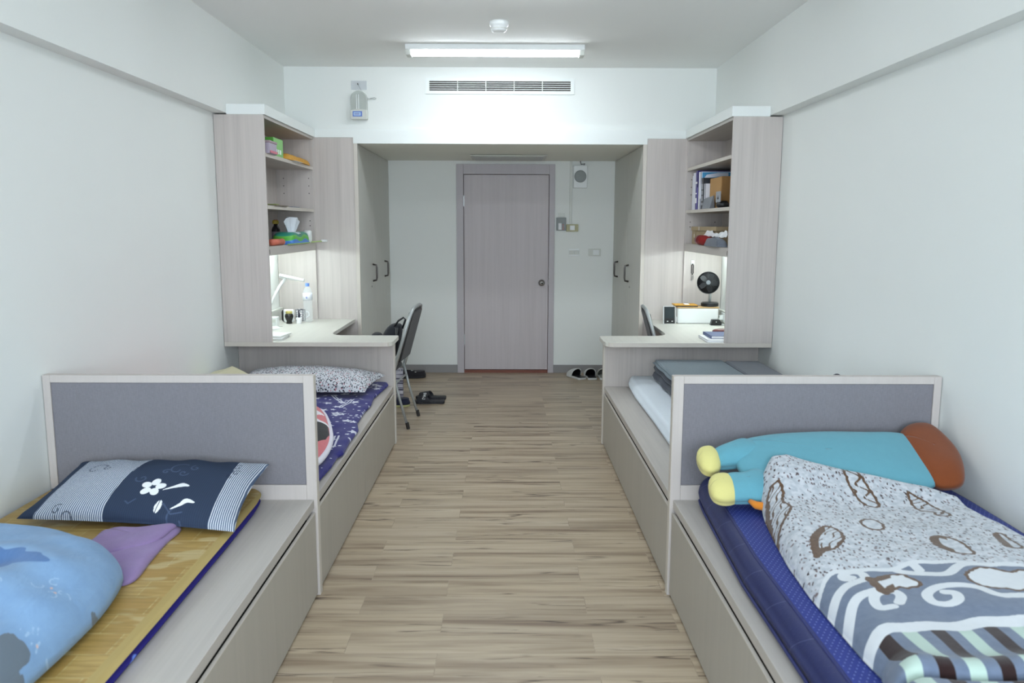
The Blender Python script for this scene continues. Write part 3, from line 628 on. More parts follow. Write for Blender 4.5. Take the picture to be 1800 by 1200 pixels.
for nm, o_ in (('leg', [(.79, 2.975), (.86, 3.015), (.95, 3.05), (1.02, 2.99), (.95, 2.935), (.88, 2.922), (.80, 2.912), (.785, 2.94)]), ('leg', [(.795, 2.838), (.87, 2.845), (.95, 2.87), (1.03, 2.80), (.95, 2.732), (.87, 2.729), (.795, 2.733), (.78, 2.785)])):
    puffy(nm, o_, pz, .049, TEAL, t, p=2.6, hb=.032, nr=24, n=7)
for o_ in ([(.728, 2.935), (.735, 2.975), (.765, 2.995), (.802, 2.993), (.818, 2.945), (.805, 2.895), (.770, 2.875), (.738, 2.893)], [(.735, 2.775), (.745, 2.82), (.78, 2.842), (.825, 2.838), (.842, 2.785), (.828, 2.735), (.782, 2.722), (.745, 2.738)]):
    puffy('foot', o_, pz, .047, YEL, t, p=3, hb=.032, nr=24, n=7)
puffy('brown_end', [(1.56, 3.06), (1.60, 3.125), (1.67, 3.155), (1.73, 3.135), (1.752, 3.0), (1.73, 2.90), (1.685, 2.82), (1.63, 2.795), (1.57, 2.81), (1.55, 2.93)], pz, .050, BRN, t, p=4, hb=.03, nr=34, n=8, seed=9, amp=.007, wscale=22)
tg = G().tube([(x, y, pz(0, y)+.004) for x, y in ((.868, 2.725), (.885, 2.703), (.915, 2.695), (.95, 2.70), (.96, 2.74))], [.008, .014, .016, .016, .01], 10)
part('tail', tg, ORG, t, smooth=True)
# blanket with shells
SH_ = {'A': [(.904, 2.646), (.953, 2.7), (.959, 2.657), (.934, 2.574), (.944, 2.534), (.917, 2.477), (.872, 2.422), (.851, 2.386)],
'B': [(1.226, 2.816), (1.25, 2.804), (1.271, 2.735), (1.27, 2.595), (1.231, 2.585), (1.212, 2.626), (1.211, 2.712)],
'C': [(1.402, 2.669), (1.419, 2.647), (1.445, 2.606), (1.453, 2.545), (1.451, 2.482), (1.409, 2.487), (1.419, 2.526), (1.386, 2.545), (1.385, 2.595)],
'D': [(.907, 2.247), (.937, 2.311), (.994, 2.369), (1.024, 2.344), (1.02, 2.294), (.999, 2.255), (.959, 2.216), (.924, 2.201), (.891, 2.167)],
'E': [(1.121, 2.404), (1.149, 2.431), (1.175, 2.431), (1.183, 2.387), (1.162, 2.344), (1.131, 2.349), (1.12, 2.366)],
'F': [(1.275, 2.271), (1.306, 2.274), (1.323, 2.239), (1.33, 2.201), (1.32, 2.129), (1.287, 2.136), (1.264, 2.164), (1.253, 2.209)],
'G': [(1.485, 2.303), (1.512, 2.311), (1.504, 2.255), (1.488, 2.179), (1.444, 2.179), (1.455, 2.224)],
'H': [(.968, 2.021), (.989, 2.015), (1.022, 2.028), (1.065, 2.028), (1.074, 2.003), (1.083, 1.96), (1.046, 1.948), (1.018, 1.954), (.978, 1.924), (.966, 1.954)],
'I': [(1.218, 1.99), (1.264, 2.028), (1.302, 2.028), (1.345, 2.003), (1.385, 2.015), (1.42, 1.96), (1.308, 1.895), (1.274, 1.907), (1.235, 1.918), (1.212, 1.948)]}
SC_ = [[(.965, 2.015), (.969, 2.054), (.942, 2.067), (.915, 2.047), (.914, 2.025), (.934, 2.034)], [(.80, 1.88), (.828, 1.907), (.863, 1.953), (.909, 1.99), (.963, 2.015)], [(.82, 1.79), (.841, 1.83), (.879, 1.895), (.919, 1.93), (.963, 1.948)],
 [(1.12, 2.041), (1.118, 2.08), (1.084, 2.083), (1.065, 2.06), (1.077, 2.041), (1.123, 2.015), (1.175, 2.003), (1.241, 2.054), (1.306, 2.054), (1.406, 2.048), (1.6, 2.05)],
 [(.984, 1.873), (1.005, 1.907), (.999, 1.936), (.955, 1.93), (.932, 1.895), (.931, 1.857), (.961, 1.857)], [(1.6, 1.88), (1.29, 1.868), (1.233, 1.873), (1.21, 1.918), (1.169, 1.936), (1.112, 1.936), (1.071, 1.907), (1.063, 1.862), (1.093, 1.846), (1.125, 1.862), (1.136, 1.895), (1.117, 1.907)]]
def blanket_cols(X, Y):
    wob = .008*np.sin(X*23)+.006*np.sin(X*51+1)
    yb = 2.085+wob-.05*ss(1.2, 1.5, X)-.09*(1-ss(.80, .93, X)); yl = 1.775+wob*.7-.05*(1-ss(.80, .92, X)); ys = yl-.045
    speck = ss(yb-.001, yb+.002, Y); white = ss(yb-.022, yb-.019, Y)*(1-speck)
    slate = (1-ss(yb-.022, yb-.018, Y))*ss(yl-.002, yl+.002, Y); white = np.maximum(white, ss(ys-.002, ys+.002, Y)*(1-ss(yl-.002, yl+.002, Y)))
    for q in SC_: white = np.maximum(white, (1-ss(.011, .015, segd(X, Y, catmull(q, 5, False))))*slate)
    br = np.zeros(X.shape); fill = np.zeros(X.shape)
    for k, q in SH_.items():
        c = catmull(q, 4); ins = inside(X, Y, c); d = segd(X, Y, c, True); fill = np.maximum(fill, np.clip(.5+np.where(ins, d, -d)/.005, 0, 1))
        w = .0034+.0022*np.sin(X*240)*np.sin(Y*190); br = np.maximum(br, 1-ss(w, w+.003, d))
        cc = c.mean(0); tex = np.sin((X*math.cos(len(k)+ord(k))+Y*math.sin(ord(k)))*260+2*np.sin(Y*90)) > .72
        br = np.maximum(br, ins*tex*(d < .03)*(k in 'ABCD')*.9)
        if k in 'FGHD': br = np.maximum(br, ins*(d < .020)*(X < cc[0]+.3*(Y-cc[1])))
    white = np.maximum(white, fill*slate)
    ph = (X-.857)/.126; ph2 = ph-.45+.03*np.sin(Y*18); kk = Y < 1.60+.006*np.sin(X*31); ph = np.where(kk, ph2, ph+.10*(Y-1.7)); f = ph % 1
    on = 1-ss(ys-.002, ys+.002, Y); tri = lambda a, b: ss(a-.015, a+.015, f)*(1-ss(b-.015, b+.015, f)); b1 = on*tri(.02, .28); m1 = on*tri(.50, .77)
    return {'m1': np.stack([speck*(1-fill), slate*(1-white)+0., white], 2), 'm2': np.stack([br, b1*1., m1*1.], 2), 'm3': np.stack([on*(1-b1)*(1-m1)]*3, 2).astype(float)}
def blanket_mat():
    t = NT('fleece_blanket', .95, .15); p = t.n('ShaderNodeNewGeometry').outputs['Position']
    A = t.sep(t.attr('m1').outputs['Color']); B = t.sep(t.attr('m2').outputs['Color']); C3 = t.sep(t.attr('m3').outputs['Color'])
    base = t.mix(t.ramp(t.noise(p, 55, 3), [(.4, (0, 0, 0)), (.62, (1, 1, 1))]), srgb(172, 178, 186), srgb(198, 201, 207))
    v = t.n('ShaderNodeTexVoronoi'); t.put(v.inputs['Vector'], t.map(t.n('ShaderNodeVectorMath', operation='ADD').outputs[0], (1, 1, 1))); 
    nz = t.n('ShaderNodeTexNoise'); t.put(nz.inputs['Vector'], p); nz.inputs['Scale'].default_value = 40
    va = t.n('ShaderNodeVectorMath', operation='MULTIPLY_ADD'); t.put(va.inputs[0], nz.outputs['Color']); va.inputs[1].default_value = (.020, .020, 0); t.put(va.inputs[2], p)
    t.put(v.inputs['Vector'], t.map(va.outputs[0], (105, 52, 1), rot=(0, 0, .35))); v.inputs['Scale'].default_value = 1
    sp = t.ramp(v.outputs['Distance'], [(.26, (1, 1, 1)), (.38, (0, 0, 0))]); gate = t.math('GREATER_THAN', t.sep(v.outputs['Color'])[0], .30)
    tone = t.mix(t.sep(v.outputs['Color'])[1], srgb(44, 28, 30), srgb(116, 98, 100))
    base = t.mix(t.math('MULTIPLY', t.math('MULTIPLY', t.sep(sp)[0], gate), A[0]), base, tone)
    white = t.mix(t.noise(p, 60, 3), srgb(200, 204, 209), srgb(210, 213, 217)); sl = t.mix(t.noise(p, 45, 4), srgb(88, 100, 122), srgb(114, 126, 146))
    sharp = lambda s: t.ramp(s, [(.4, (0, 0, 0)), (.6, (1, 1, 1))])
    c = t.mix(sharp(A[1]), base, sl); c = t.mix(sharp(A[2]), c, white); c = t.mix(sharp(C3[0]), c, sl); c = t.mix(sharp(B[1]), c, srgb(40, 24, 24)); c = t.mix(sharp(B[2]), c, srgb(172, 192, 182)); c = t.mix(sharp(B[0]), c, t.mix(t.noise(p, 130, 3), srgb(48, 28, 18), srgb(112, 82, 54)))
    t.col(c); t.b.inputs['Sheen Weight'].default_value = .25; t.bump(t.math('ADD', t.noise(p, 420, 2), t.math('MULTIPLY', t.noise(p, 30, 3), 2.)), .35, .002); return t.m
def blanket():
    # rows run from the far corner towards the camera; columns from aisle edge to wall edge
    nu, nv = 520, 640
    ty = np.linspace(0, 1, nu); u = np.linspace(0, 1, nv)
    def xl(y): return np.interp(y, [1.0, 1.5, 1.66, 1.74, 1.9, 2.05, 2.25, 2.45, 2.65, 2.80, 2.86], [.80, .80, .845, .838, .835, .832, .842, .865, .895, .925, .95])
    def xr(y): return np.interp(y, [1.0, 2.0, 2.4, 2.66, 2.9], [1.64, 1.64, 1.62, 1.60, 1.56])
    U = np.repeat(u[None], nu, 0)
    # far edge slants: from (.97,2.86) at the aisle side to (1.52,2.62) at the wall side
    yf = np.interp(u, [0, .06, .15, .5, .85, 1], [2.80, 2.885, 2.91, 2.82, 2.74, 2.68])
    Y = 1.0+(yf[None]-1.0)*(1-ty[:, None]); A = xl(Y); B = xr(Y); X = A+(B-A)*U
    dl = X-A; dr = B-X; dfar = (yf[None]-Y)*.92; dn = Y-1.0; rnd = .075
    d = np.clip(np.minimum(np.minimum(dl, dr), np.minimum(dfar, dn)), 0, rnd); e = np.sqrt(np.maximum(0, 1-(1-d/rnd)**2))
    zb = ZPL+.123
    over = ss(2.58, 2.78, Y)*ss(.82, 1.0, X)                # the corner lies on the plush
    lift = over*(.058+.22*np.clip(Y-2.70, 0, .3))
    h = .078+.02*np.sin(X*5+1)*np.sin(Y*4)+.008*wrinkle(X, Y, 31, 20)+.020*ss(1.75, 1.66, Y)*0
    cre = Y-(1.545+.012*np.sin(X*17)); h = h-.026*np.exp(-(cre/.012)**2)+.012*np.exp(-((cre-.045)/.03)**2)
    top = np.stack([X+.0*U, Y, zb+lift+h*e+.004*e], 2); bot = np.stack([X, Y, zb+lift+.001+0*X], 2)
    return sheet('blanket', top, bot, blanket_mat(), cols=blanket_cols(X, Y))
tag(blanket(), 'thick folded fleece blanket with seashells and stripes on the near right bed', 'blanket')
# ---- far left bed
def star(c, r, rot, k=.42):
    return [(c[0]+(r if i % 2 == 0 else r*k)*math.cos(rot+PI*i/5), c[1]+(r if i % 2 == 0 else r*k)*math.sin(rot+PI*i/5)) for i in range(10)]
def star_cols(X, Y):
    r = np.random.RandomState(5); m = np.zeros(X.shape)
    def local(fn, c, R):
        i = np.where((np.abs(X-c[0]) < R) & (np.abs(Y-c[1]) < R)); 
        if len(i[0]): m[i] = np.maximum(m[i], fn(X[i], Y[i]))
    for i in range(120):
        c = (r.uniform(-1.85, -.80), r.uniform(3.3, 5.5)); R = r.uniform(.018, .042); q = star(c, R, r.uniform(0, 6)); local(lambda a, b: soft(a, b, q), c, R+.01)
        if i % 8 == 0:
            a = r.uniform(-1.0, 1.0)+PI/2
            for k in (-.012, .008):
                p0 = (c[0]+k, c[1]); p1 = (c[0]+k+.16*math.cos(a), c[1]+.22*math.sin(a)); local(lambda x, y: 1-ss(.0022, .0075, segd(x, y, [p0, p1])), c, .25)
    for i in range(420):
        c = (r.uniform(-1.85, -.80), r.uniform(3.3, 5.5)); R = r.uniform(.004, .010); local(lambda a, b: 1-ss(R*.8, R*1.2, np.hypot(a-c[0], b-c[1])), c, .02)
    return {'m1': np.stack([m]*3, 2)}
SM = attrmat('navy_star_cotton', .9, [('m1', 0, srgb(206, 208, 220))], base=srgb(44, 42, 112), bump=.15)
sx_ = lambda y: np.interp(y, [3.24, 3.36, 3.6, 3.75, 3.8, 4.02, 4.25, 4.41, 4.69, 4.88, 5.09, 5.24, 5.50, 5.545], [-.83, -.823, -.811, -.815, -.797, -.808, -.806, -.842, -.850, -.842, -.858, -.847, -.826, -.84])
s_ = pad('star_sheet', ZPL+.001, ZPL+.034, lambda y: XC-WH+.006, sx_, 3.235, 5.545, SM, .022, nx=270, ny=560, cols=star_cols, amp=.009, seed=12, ws=22)
tag(s_, 'rumpled navy star-print bedsheet on the far left bed', 'bedsheet')
def speck_mat():
    t = NT('speckled_cotton', .9, .2); o = t.obj(); v = t.n('ShaderNodeTexVoronoi'); t.put(v.inputs['Vector'], t.map(o, (105, 95, 62))); v.inputs['Scale'].default_value = 1
    sp = t.ramp(v.outputs['Distance'], [(.36, (1, 1, 1)), (.50, (0, 0, 0))]); gate = t.math('GREATER_THAN', t.sep(v.outputs['Color'])[0], .18)
    tone = t.mix(t.math('GREATER_THAN', t.sep(v.outputs['Color'])[1], .87), srgb(48, 50, 62), srgb(176, 110, 122))
    t.col(t.mix(t.math('MULTIPLY', t.sep(sp)[0], gate), srgb(200, 202, 208), tone)); return t.m
p = make_pillow('pillow', (-1.78, 5.00, .497), (-.90, 5.00, .492), (-.83, 5.40, .525), (-1.76, 5.42, .54), .10, speck_mat(), down=.28, seed=14, nu=110, nv=60, pw=.42)
tag(p, 'white pillow with small dark speckles at the head of the far left bed', 'pillow')
def pink_cols(X, Y):
    def zz(P, w): return 1-ss(w, w+.004, segd(X, Y, P))
    wht = np.maximum(zz([(-1.6, 4.5), (-1.15, 4.32), (-1.02, 4.28), (-1.06, 4.12), (-.96, 4.05), (-1.1, 3.98)], .022), zz([(-1.2, 3.95), (-1.05, 3.9), (-1.0, 4.02), (-.93, 4.1)], .018))
    blk = soft(X, Y, [(-1.06, 3.93), (-1.0, 4.03), (-.93, 4.07), (-.89, 3.92), (-.878, 3.78), (-.90, 3.66), (-.90, 3.6), (-.98, 3.5), (-1.0, 3.52), (-.95, 3.68), (-.955, 3.82), (-1.0, 3.92)], .012)
    w2 = soft(X, Y, [(-1.3, 3.9), (-1.0, 3.91), (-.957, 3.82), (-.955, 3.7), (-1.0, 3.55), (-1.3, 3.5)], .012)
    red = ss(.1, .6, np.sin((X*5+Y*9)*2.4))*w2
    return {'m1': np.stack([wht, w2, red], 2), 'm2': np.stack([blk]*3, 2)}
PK = attrmat('coral_print_fleece', .9, [('m1', 0, srgb(232, 228, 234)), ('m1', 1, srgb(206, 214, 218)), ('m1', 2, srgb(206, 112, 122)), ('m2', 0, srgb(34, 32, 34))], base=srgb(208, 116, 122))
ol = [(-1.75, 4.50), (-1.35, 4.58), (-1.12, 4.55), (-1.04, 4.44), (-.945, 4.15), (-.875, 3.86), (-.852, 3.63), (-.87, 3.46), (-.96, 3.36), (-1.2, 3.30), (-1.6, 3.30), (-1.76, 3.5), (-1.78, 4.1)]
t = thing('print_cushion', 'coral, white and black printed cushion with white piping behind the left headboard', 'cushion', (-1.3, 3.95, ZPL+.035))
puffy('cover', ol, lambda x, y: ZPL+.062+0*x, .08, PK, t, p=4, nr=110, n=20, hb=.012, colf=pink_cols)
c_ = catmull(ol, 10); part('piping', G().tube([(a, b, ZPL+.062) for a, b in c_], .016, 8, True), plain('white_piping', srgb(222, 220, 230), .85), t, smooth=True)
CM = cloth('cream_quilt', srgb(206, 200, 168), var=.05)
g = []
def tent(name, y0, y1, P, th, mat):
    nu, nv = len(P), 20; ys = np.linspace(y0, y1, nv); T = np.zeros((nu, nv, 3)); B = np.zeros((nu, nv, 3))
    for i, (x, z) in enumerate(P):
        T[i, :, 0] = B[i, :, 0] = x; T[i, :, 1] = B[i, :, 1] = ys; T[i, :, 2] = z; B[i, :, 2] = max(z-th, ZPL+.036)
    return sheet(name, T, B, mat)
tn = tent('folded_quilt', 4.70, 4.98, [(-1.872, .50), (-1.87, .618), (-1.84, .632), (-1.78, .645), (-1.745, .658), (-1.733, .664), (-1.718, .658), (-1.69, .644), (-1.65, .624), (-1.60, .590), (-1.56, .55), (-1.545, .48)], .4, CM)
tag(tn, 'cream folded quilt with a ridge, against the wall behind the left headboard', 'quilt')
# ---- far right bed
WM = cloth('white_mattress_cover', srgb(214, 222, 230), var=.03, weave=200, bump=.15)
rx = lambda y: np.interp(y, [3.2, 4.0, 4.4, 5.1, 5.45, 5.52, 5.54], [.825, .832, .838, .835, .850, .868, .90])
m_ = pad('mattress', ZPL+.001, ZPL+.085, rx, lambda y: XC+WH-.008, 3.236, 5.54, WM, .035, nx=60, ny=100, amp=.006, seed=15, ws=14)
tag(m_, 'pale white covered thin mattress on the far right bed', 'mattress')
GB = cloth('slate_grey_fleece', srgb(106, 118, 126), var=.08, weave=350, bump=.5); GB2 = cloth('charcoal_fleece', srgb(66, 70, 80), var=.18, weave=40, bump=.6)
t = thing('folded_blanket', 'slate grey folded fleece blanket stacked on the far right bed', 'blanket', (1.32, 5.0, ZPL+.087))
zz0 = ZPL+.093
for i, (za, zb2, c) in enumerate(((0, .062, GB2), (.058, .112, GB2), (.108, .124, GB))):
    xa = .998 if i < 2 else .992
    pad('fold', zz0+za, zz0+zb2, lambda y, xa=xa: xa+.004*math.sin(y*21+i*2), lambda y: 1.66, 4.50, 5.34, c, (.030, .028, .008)[i], nx=40, ny=60, parent=t, amp=(.006, .006, .001)[i], seed=40+i, ws=16)
pad('top_fold', zz0+.121, zz0+.140, lambda y: 1.004+.002*math.sin(y*17), lambda y: 1.46, 4.50, 5.33, GB, .0105, nx=40, ny=50, parent=t, amp=.002, seed=47, ws=10)
pad('top_fold', zz0+.121, zz0+.138, lambda y: 1.475, lambda y: 1.70, 4.50, 5.30, cloth('dark_grey_fleece', srgb(98, 102, 110), weave=350), .008, nx=20, ny=40, parent=t)
t = thing('flask', 'dark flask whose domed cap peeks above the right headboard by the wall', 'bottle', (1.70, 4.02, ZPL+.086))
part('body', G().lathe([(.034, 0), (.036, .01), (.036, .20), (.03, .225), (.024, .235)], (1.70, 4.02, ZPL+.087), 24), M['black'], t, smooth=True)
part('cap', G().lathe([(.026, .235), (.027, .26), (.025, .275), (.018, .287), (.008, .293), (.001, .294)], (1.70, 4.02, ZPL+.087), 24), plain('dark_grey_cap', srgb(58, 60, 72), .5), t, smooth=True)
# ------------------------------------------------------------------ chairs
GP = M['steel']
PADM = cloth('black_vinyl_pad', srgb(44, 42, 42), var=.05, weave=200, bump=.1)
def chair(label, M4):
    t = thing('stacking_chair', label, 'chair', tuple(M4 @ Vector((0, 0, 0))), 'padded stacking chairs at the desks')
    def P(*pts): return [tuple(M4 @ Vector(p)) for p in pts]
    # local: +x is the back, seat towards -x, width along y
    def loop(w, r, x0, z0, x1, z1, n=6):
        return [(x0+(x1-x0)*k, yy, z0+(z1-z0)*k) for k, yy in ([(0, -w)]+[(.45, -w), (.80, -w+.003), (.92, -w+.02), (.98, -w+.055)]+[(1, -w*.4), (1, w*.4)]+[(.98, w-.055), (.92, w-.02), (.80, w-.003), (.45, w), (0, w)])]
    fr = loop(.21, 0, .02, .43, .175, .93)
    part('back_frame', G().tube(P((-.38, -.21, .415), (-.05, -.21, .41), (0, -.21, .42), *fr, (0, .21, .42), (-.05, .21, .41), (-.38, .21, .415)), .0135, 10), GP, t, smooth=True)
    g = G(); n = 10
    q = [(.058, .52), (.165, .90)]
    T = M4 @ Matrix.Translation((.115, 0, .71)) @ Matrix.Rotation(math.atan2(.107, .38), 4, 'Y')
    g.box(-.022, .014, -.196, .196, -.21, .20, T); part('backrest', g, PADM, t, bevel=.02)
    for yy in (-.2, .2):
        part('leg', G().tube(P((.015, yy, .44), (.06, yy, .25), (.125, yy*1.05, .022)), .0105, 10), GP, t, smooth=True)
        part('leg', G().tube(P((-.30, yy, .41), (-.34, yy, .25), (-.40, yy*1.05, .022)), .0105, 10), GP, t, smooth=True)
    for i, (xx, yy) in enumerate(((.130, -.21), (.130, .21), (-.405, -.21), (-.405, .21))):
        part('rubber_foot', G().tube(P((xx-.008, yy, .05), (xx+.002*(1 if xx > 0 else -1), yy, .0)), .014, 10), M['rubber'], t)
    T = M4 @ Matrix.Translation((-.18, 0, .435)); part('seat', G().box(-.2, .19, -.19, .19, -.02, .03, T), PADM, t, bevel=.02)
    for xx, zz in ((.035, .35), (-.32, .35)): part('crossbar', G().tube(P((xx, -.2, zz), (xx, .2, zz)), .008, 8), GP, t, smooth=True)
    return t
chair('padded stacking chair with grey steel frame at the left desk, bag on its seat', Matrix.Translation((-.865, 6.19, 0)) @ Matrix.Rotation(math.radians(-4.5), 4, 'Z'))
chair('padded stacking chair pushed under the right desk, only its back showing', Matrix.Translation((1.235, 6.10, 0)) @ Matrix.Rotation(math.radians(176), 4, 'Z'))
# backpack on the left chair
BK = cloth('black_bag_nylon', srgb(30, 32, 38), var=.2, weave=60, bump=.4)
t = thing('backpack', 'dark backpack with a loop handle standing on the left chair seat', 'backpack', (-1.0, 6.19, .468))
g = G().ell((0, 0, 0), (1, 1, 1), 28, 18)
g.v = [(-.905+.075*math.copysign(abs(x)**.7, x)+.050*z, 6.17+.150*math.copysign(abs(y)**.7, y)*(1-.18*max(z, 0)), .632+.160*math.copysign(abs(z)**.75, z)) for x, y, z in g.v]
part('body', g, BK, t, smooth=True)
g = G().ell((0, 0, 0), (1, 1, 1), 24, 14)
g.v = [(-1.01+.055*math.copysign(abs(x)**.7, x), 6.17+.12*math.copysign(abs(y)**.7, y), .60+.12*math.copysign(abs(z)**.75, z)) for x, y, z in g.v]
part('front_pocket', g, BK, t, smooth=True)
part('loop_handle', G().tube([(-.865, 6.10, .77), (-.83, 6.10, .82), (-.79, 6.10, .845), (-.775, 6.10, .83), (-.80, 6.10, .76)], .0075, 8), M['black'], t, smooth=True)
part('shoulder_strap', G().tube([(-.835, 6.06, .77), (-.838, 6.05, .68), (-.862, 6.04, .58), (-.885, 6.05, .51)], .014, 8), M['black'], t, smooth=True)
# ------------------------------------------------------------------ footwear and bag on the floor
def shoe_sole(L, W): return [(0, -.42*W), (.25*L, -.40*W), (.55*L, -.5*W), (.8*L, -.48*W), (.95*L, -.3*W), (L, 0), (.95*L, .3*W), (.8*L, .5*W), (.55*L, .46*W), (.25*L, .38*W), (0, .40*W), (-.03*L, 0)]
def footwear(name, label, x, y, rot, L, W, kind, c, sole, group, inner=None):
    M4 = Matrix.Translation((x, y, 0)) @ Matrix.Rotation(math.radians(rot), 4, 'Z')
    t = thing(name, label, 'slipper' if kind == 'slide' else 'shoe', (x, y, 0), group)
    S = catmull(shoe_sole(L, W), 5); g = G().prism([tuple(p) for p in S], 0, .022 if kind != 'slide' else .026, M4); part('sole', g, sole, t, bevel=.004)
    if kind == 'slide':
        g = G(); n = 14; vs = []
        for i in range(n+1):
            a = PI*i/n
            for xx, k in ((.42*L, 1.06), (.88*L, .80)):
                for dz in (0, .008): vs.append((xx+(.03 if xx < .6*L else -.005)*math.sin(a), -(W*.52*k+dz*.5)*math.cos(a), .014+(.052 if xx < .6*L else .035)*math.sin(a)**.7+dz))
        for i in range(n):
            b = i*4
            g_ = [(b, b+2, b+6, b+4), (b+1, b+5, b+7, b+3), (b, b+4, b+5, b+1), (b+2, b+3, b+7, b+6)]; g.f += g_
        g.f += [(0, 1, 3, 2), (n*4, n*4+2, n*4+3, n*4+1)]; g.v = [tuple(M4 @ Vector(v)) for v in vs]; part('strap', g, c, t, smooth=False)
        return t, M4
    if kind == 'flat':
        part('insole', G().prism([(cx*.985, cy*.9) for cx, cy in S], .021, .026, M4), inner or M['black'], t)
        for nm, mm, k, dz in (('upper', c, 1., 0), ('lining', inner or M['black'], .955, -.004)):
            rows = []; nr = 9; n = 16
            for j in range(nr):
                u = j/(nr-1); xx = L*(.46+.545*u); wd = W*.5*(1-.0*u)*math.sqrt(max(0, 1-max(0, (u-.45)/.56)**2.2))*k+.001; ht = (.078*(1-u**2.2)+.012+dz)*k
                rows.append([(xx-.035*math.sin(PI*i/n)*(1-u)-(0 if dz == 0 else .004*u), -wd*math.cos(PI*i/n), .010+ht*math.sin(PI*i/n)**.62) for i in range(n+1)])
            g = G()
            for q in rows: g.v += [tuple(M4 @ Vector(v)) for v in q]
            m = n+1
            for j in range(nr-1):
                for i in range(n): g.f.append((j*m+i, j*m+i+1, (j+1)*m+i+1, (j+1)*m+i))
            part(nm, g, mm, t, smooth=True)
            if dz == 0: part('rim', G().tube([tuple(M4 @ Vector(v)) for v in rows[0]], .0045, 6), c, t, smooth=True)
        return t, M4
    # closed shoe: upper wall with open top
    N = len(S); cen = S.mean(0); rows = []
    hts = (lambda u: .058-.012*u) if kind == 'flat' else (lambda u: .075-.02*u)
    for k, (sh, z) in enumerate(((1, .018), (1.02, .03), (.95, 1), (.86, 1.12))):
        rows.append([(cen[0]+(p[0]-cen[0])*sh, cen[1]+(p[1]-cen[1])*sh, z if z < .5 else hts(max(0, p[0]/L))*z*(1 if z < 1.05 else 1)) for p in S])
    g = G()
    for r in rows: g.v += [tuple(M4 @ Vector(v)) for v in r]
    for j in range(len(rows)-1):
        for i in range(N): m = (i+1) % N; g.f.append((j*N+i, j*N+m, (j+1)*N+m, (j+1)*N+i))
    o = part('upper', g, c, t, smooth=True); so = o.modifiers.new('solid', 'SOLIDIFY'); so.thickness = .005
    # toe cap over the front 40 %
    v = catmull([(L*.50, -.40*W), (.60*L, -.44*W), (.8*L, -.44*W), (.93*L, -.26*W), (.97*L, 0), (.93*L, .26*W), (.8*L, .45*W), (.60*L, .42*W), (L*.50, .38*W), (.56*L, .18*W), (.58*L, 0), (.56*L, -.18*W)], 4)
    g = G().prism([tuple(p) for p in v], hts(.75)*.95, hts(.75)*1.18, M4); part('toe_cap', g, c, t, bevel=.006)
    ins = [(cen[0]+(p[0]-cen[0])*.88, cen[1]+(p[1]-cen[1])*.88) for p in S]
    part('insole', G().prism([tuple(p) for p in ins], .022, .03, M4), inner or M['black'], t)
    return t, M4
WHS = plain('white_shoe_rubber', srgb(206, 208, 206), .6); NAV = cloth('navy_canvas', srgb(38, 42, 62), weave=300); BLK = plain('black_rubber', srgb(34, 34, 40), .6)
footwear('slip_on_shoe', 'white slip-on shoe with black lining, leftmost of the shoes by the far baseboard', .772, 7.96, 116, .27, .11, 'flat', WHS, WHS, 'shoes by the far baseboard')
footwear('slip_on_shoe', 'white slip-on shoe with black lining, between its mate and the beige shoe', .875, 7.95, 94, .27, .11, 'flat', WHS, WHS, 'shoes by the far baseboard')
footwear('slip_on_shoe', 'pale beige slip-on shoe half hidden by the right desk panel', 1.00, 7.95, 90, .27, .12, 'flat', plain('beige_shoe_fabric', srgb(176, 176, 168), .7), WHS, 'shoes by the far baseboard', plain('pale_insole', srgb(150, 152, 146), .8))
t, m4 = footwear('slide_sandal', 'black slide sandal with white letters, nearer of the pair beside the left chair', -.55, 6.87, 180, .265, .10, 'slide', BLK, BLK, 'slide sandals by the left chair')
t2, m4b = footwear('slide_sandal', 'black slide sandal farther from the camera, behind its lettered mate', -.55, 7.03, 176, .265, .10, 'slide', BLK, BLK, 'slide sandals by the left chair')
fc = bpy.data.curves.new('txt', 'FONT'); fc.body = 'DIAS'; fc.size = .036; fc.extrude = .0006; fc.align_x = 'CENTER'; fc.align_y = 'CENTER'
fo = bpy.data.objects.new('txt', fc); COL.objects.link(fo); bpy.context.view_layer.update()
me = bpy.data.meshes.new_from_object(fo.evaluated_get(bpy.context.evaluated_depsgraph_get())); bpy.data.objects.remove(fo)
me.name = 'lettering'; lo = bpy.data.objects.new('lettering', me)
me.transform(Matrix.Translation((-.55-.265*.62, 6.845, .068)) @ Matrix.Rotation(math.radians(-8), 4, 'Y') @ Matrix.Rotation(math.radians(38), 4, 'X') @ Matrix.Rotation(math.radians(78), 4, 'Z'))
finish(lo, t, M['plast'])
footwear('sneaker', 'dark navy sneaker on the floor under the left chair', -1.10, 6.74, 4, .27, .10, 'sneaker', NAV, plain('yellowish_sole', srgb(170, 172, 120), .6), 'sneakers at the left desk')
t, m4 = footwear('sneaker', 'dark sneaker with white lace near the far baseboard, behind the chair leg', -1.09, 8.02, 12, .27, .10, 'sneaker', cloth('dark_canvas', srgb(44, 42, 46)), BLK, 'sneakers at the left desk')
part('lace', G().tube([tuple(m4 @ Vector(p)) for p in ((.11, -.03, .07), (.16, -.045, .065), (.22, -.03, .06), (.24, 0, .058), (.2, .03, .062), (.12, .03, .07))], .004, 6), WHS, t, smooth=True)
def stripebag():
    t = NT('striped_paper_bag', .7, .3); o = t.n('ShaderNodeNewGeometry').outputs['Position']; z = t.sep(o)[2]
    n = t.noise(t.map(o, (3, 3, 70)), 1, 2, .7); c = t.ramp(n, [(.38, srgb(60, 58, 78)), (.47, srgb(150, 148, 164)), (.56, srgb(206, 204, 214))], 'LINEAR')
    t.col(c); return t.m
t = thing('striped_bag', 'white and navy striped paper bag on the floor behind the left chair legs', 'bag', (-1.04, 7.05, 0))
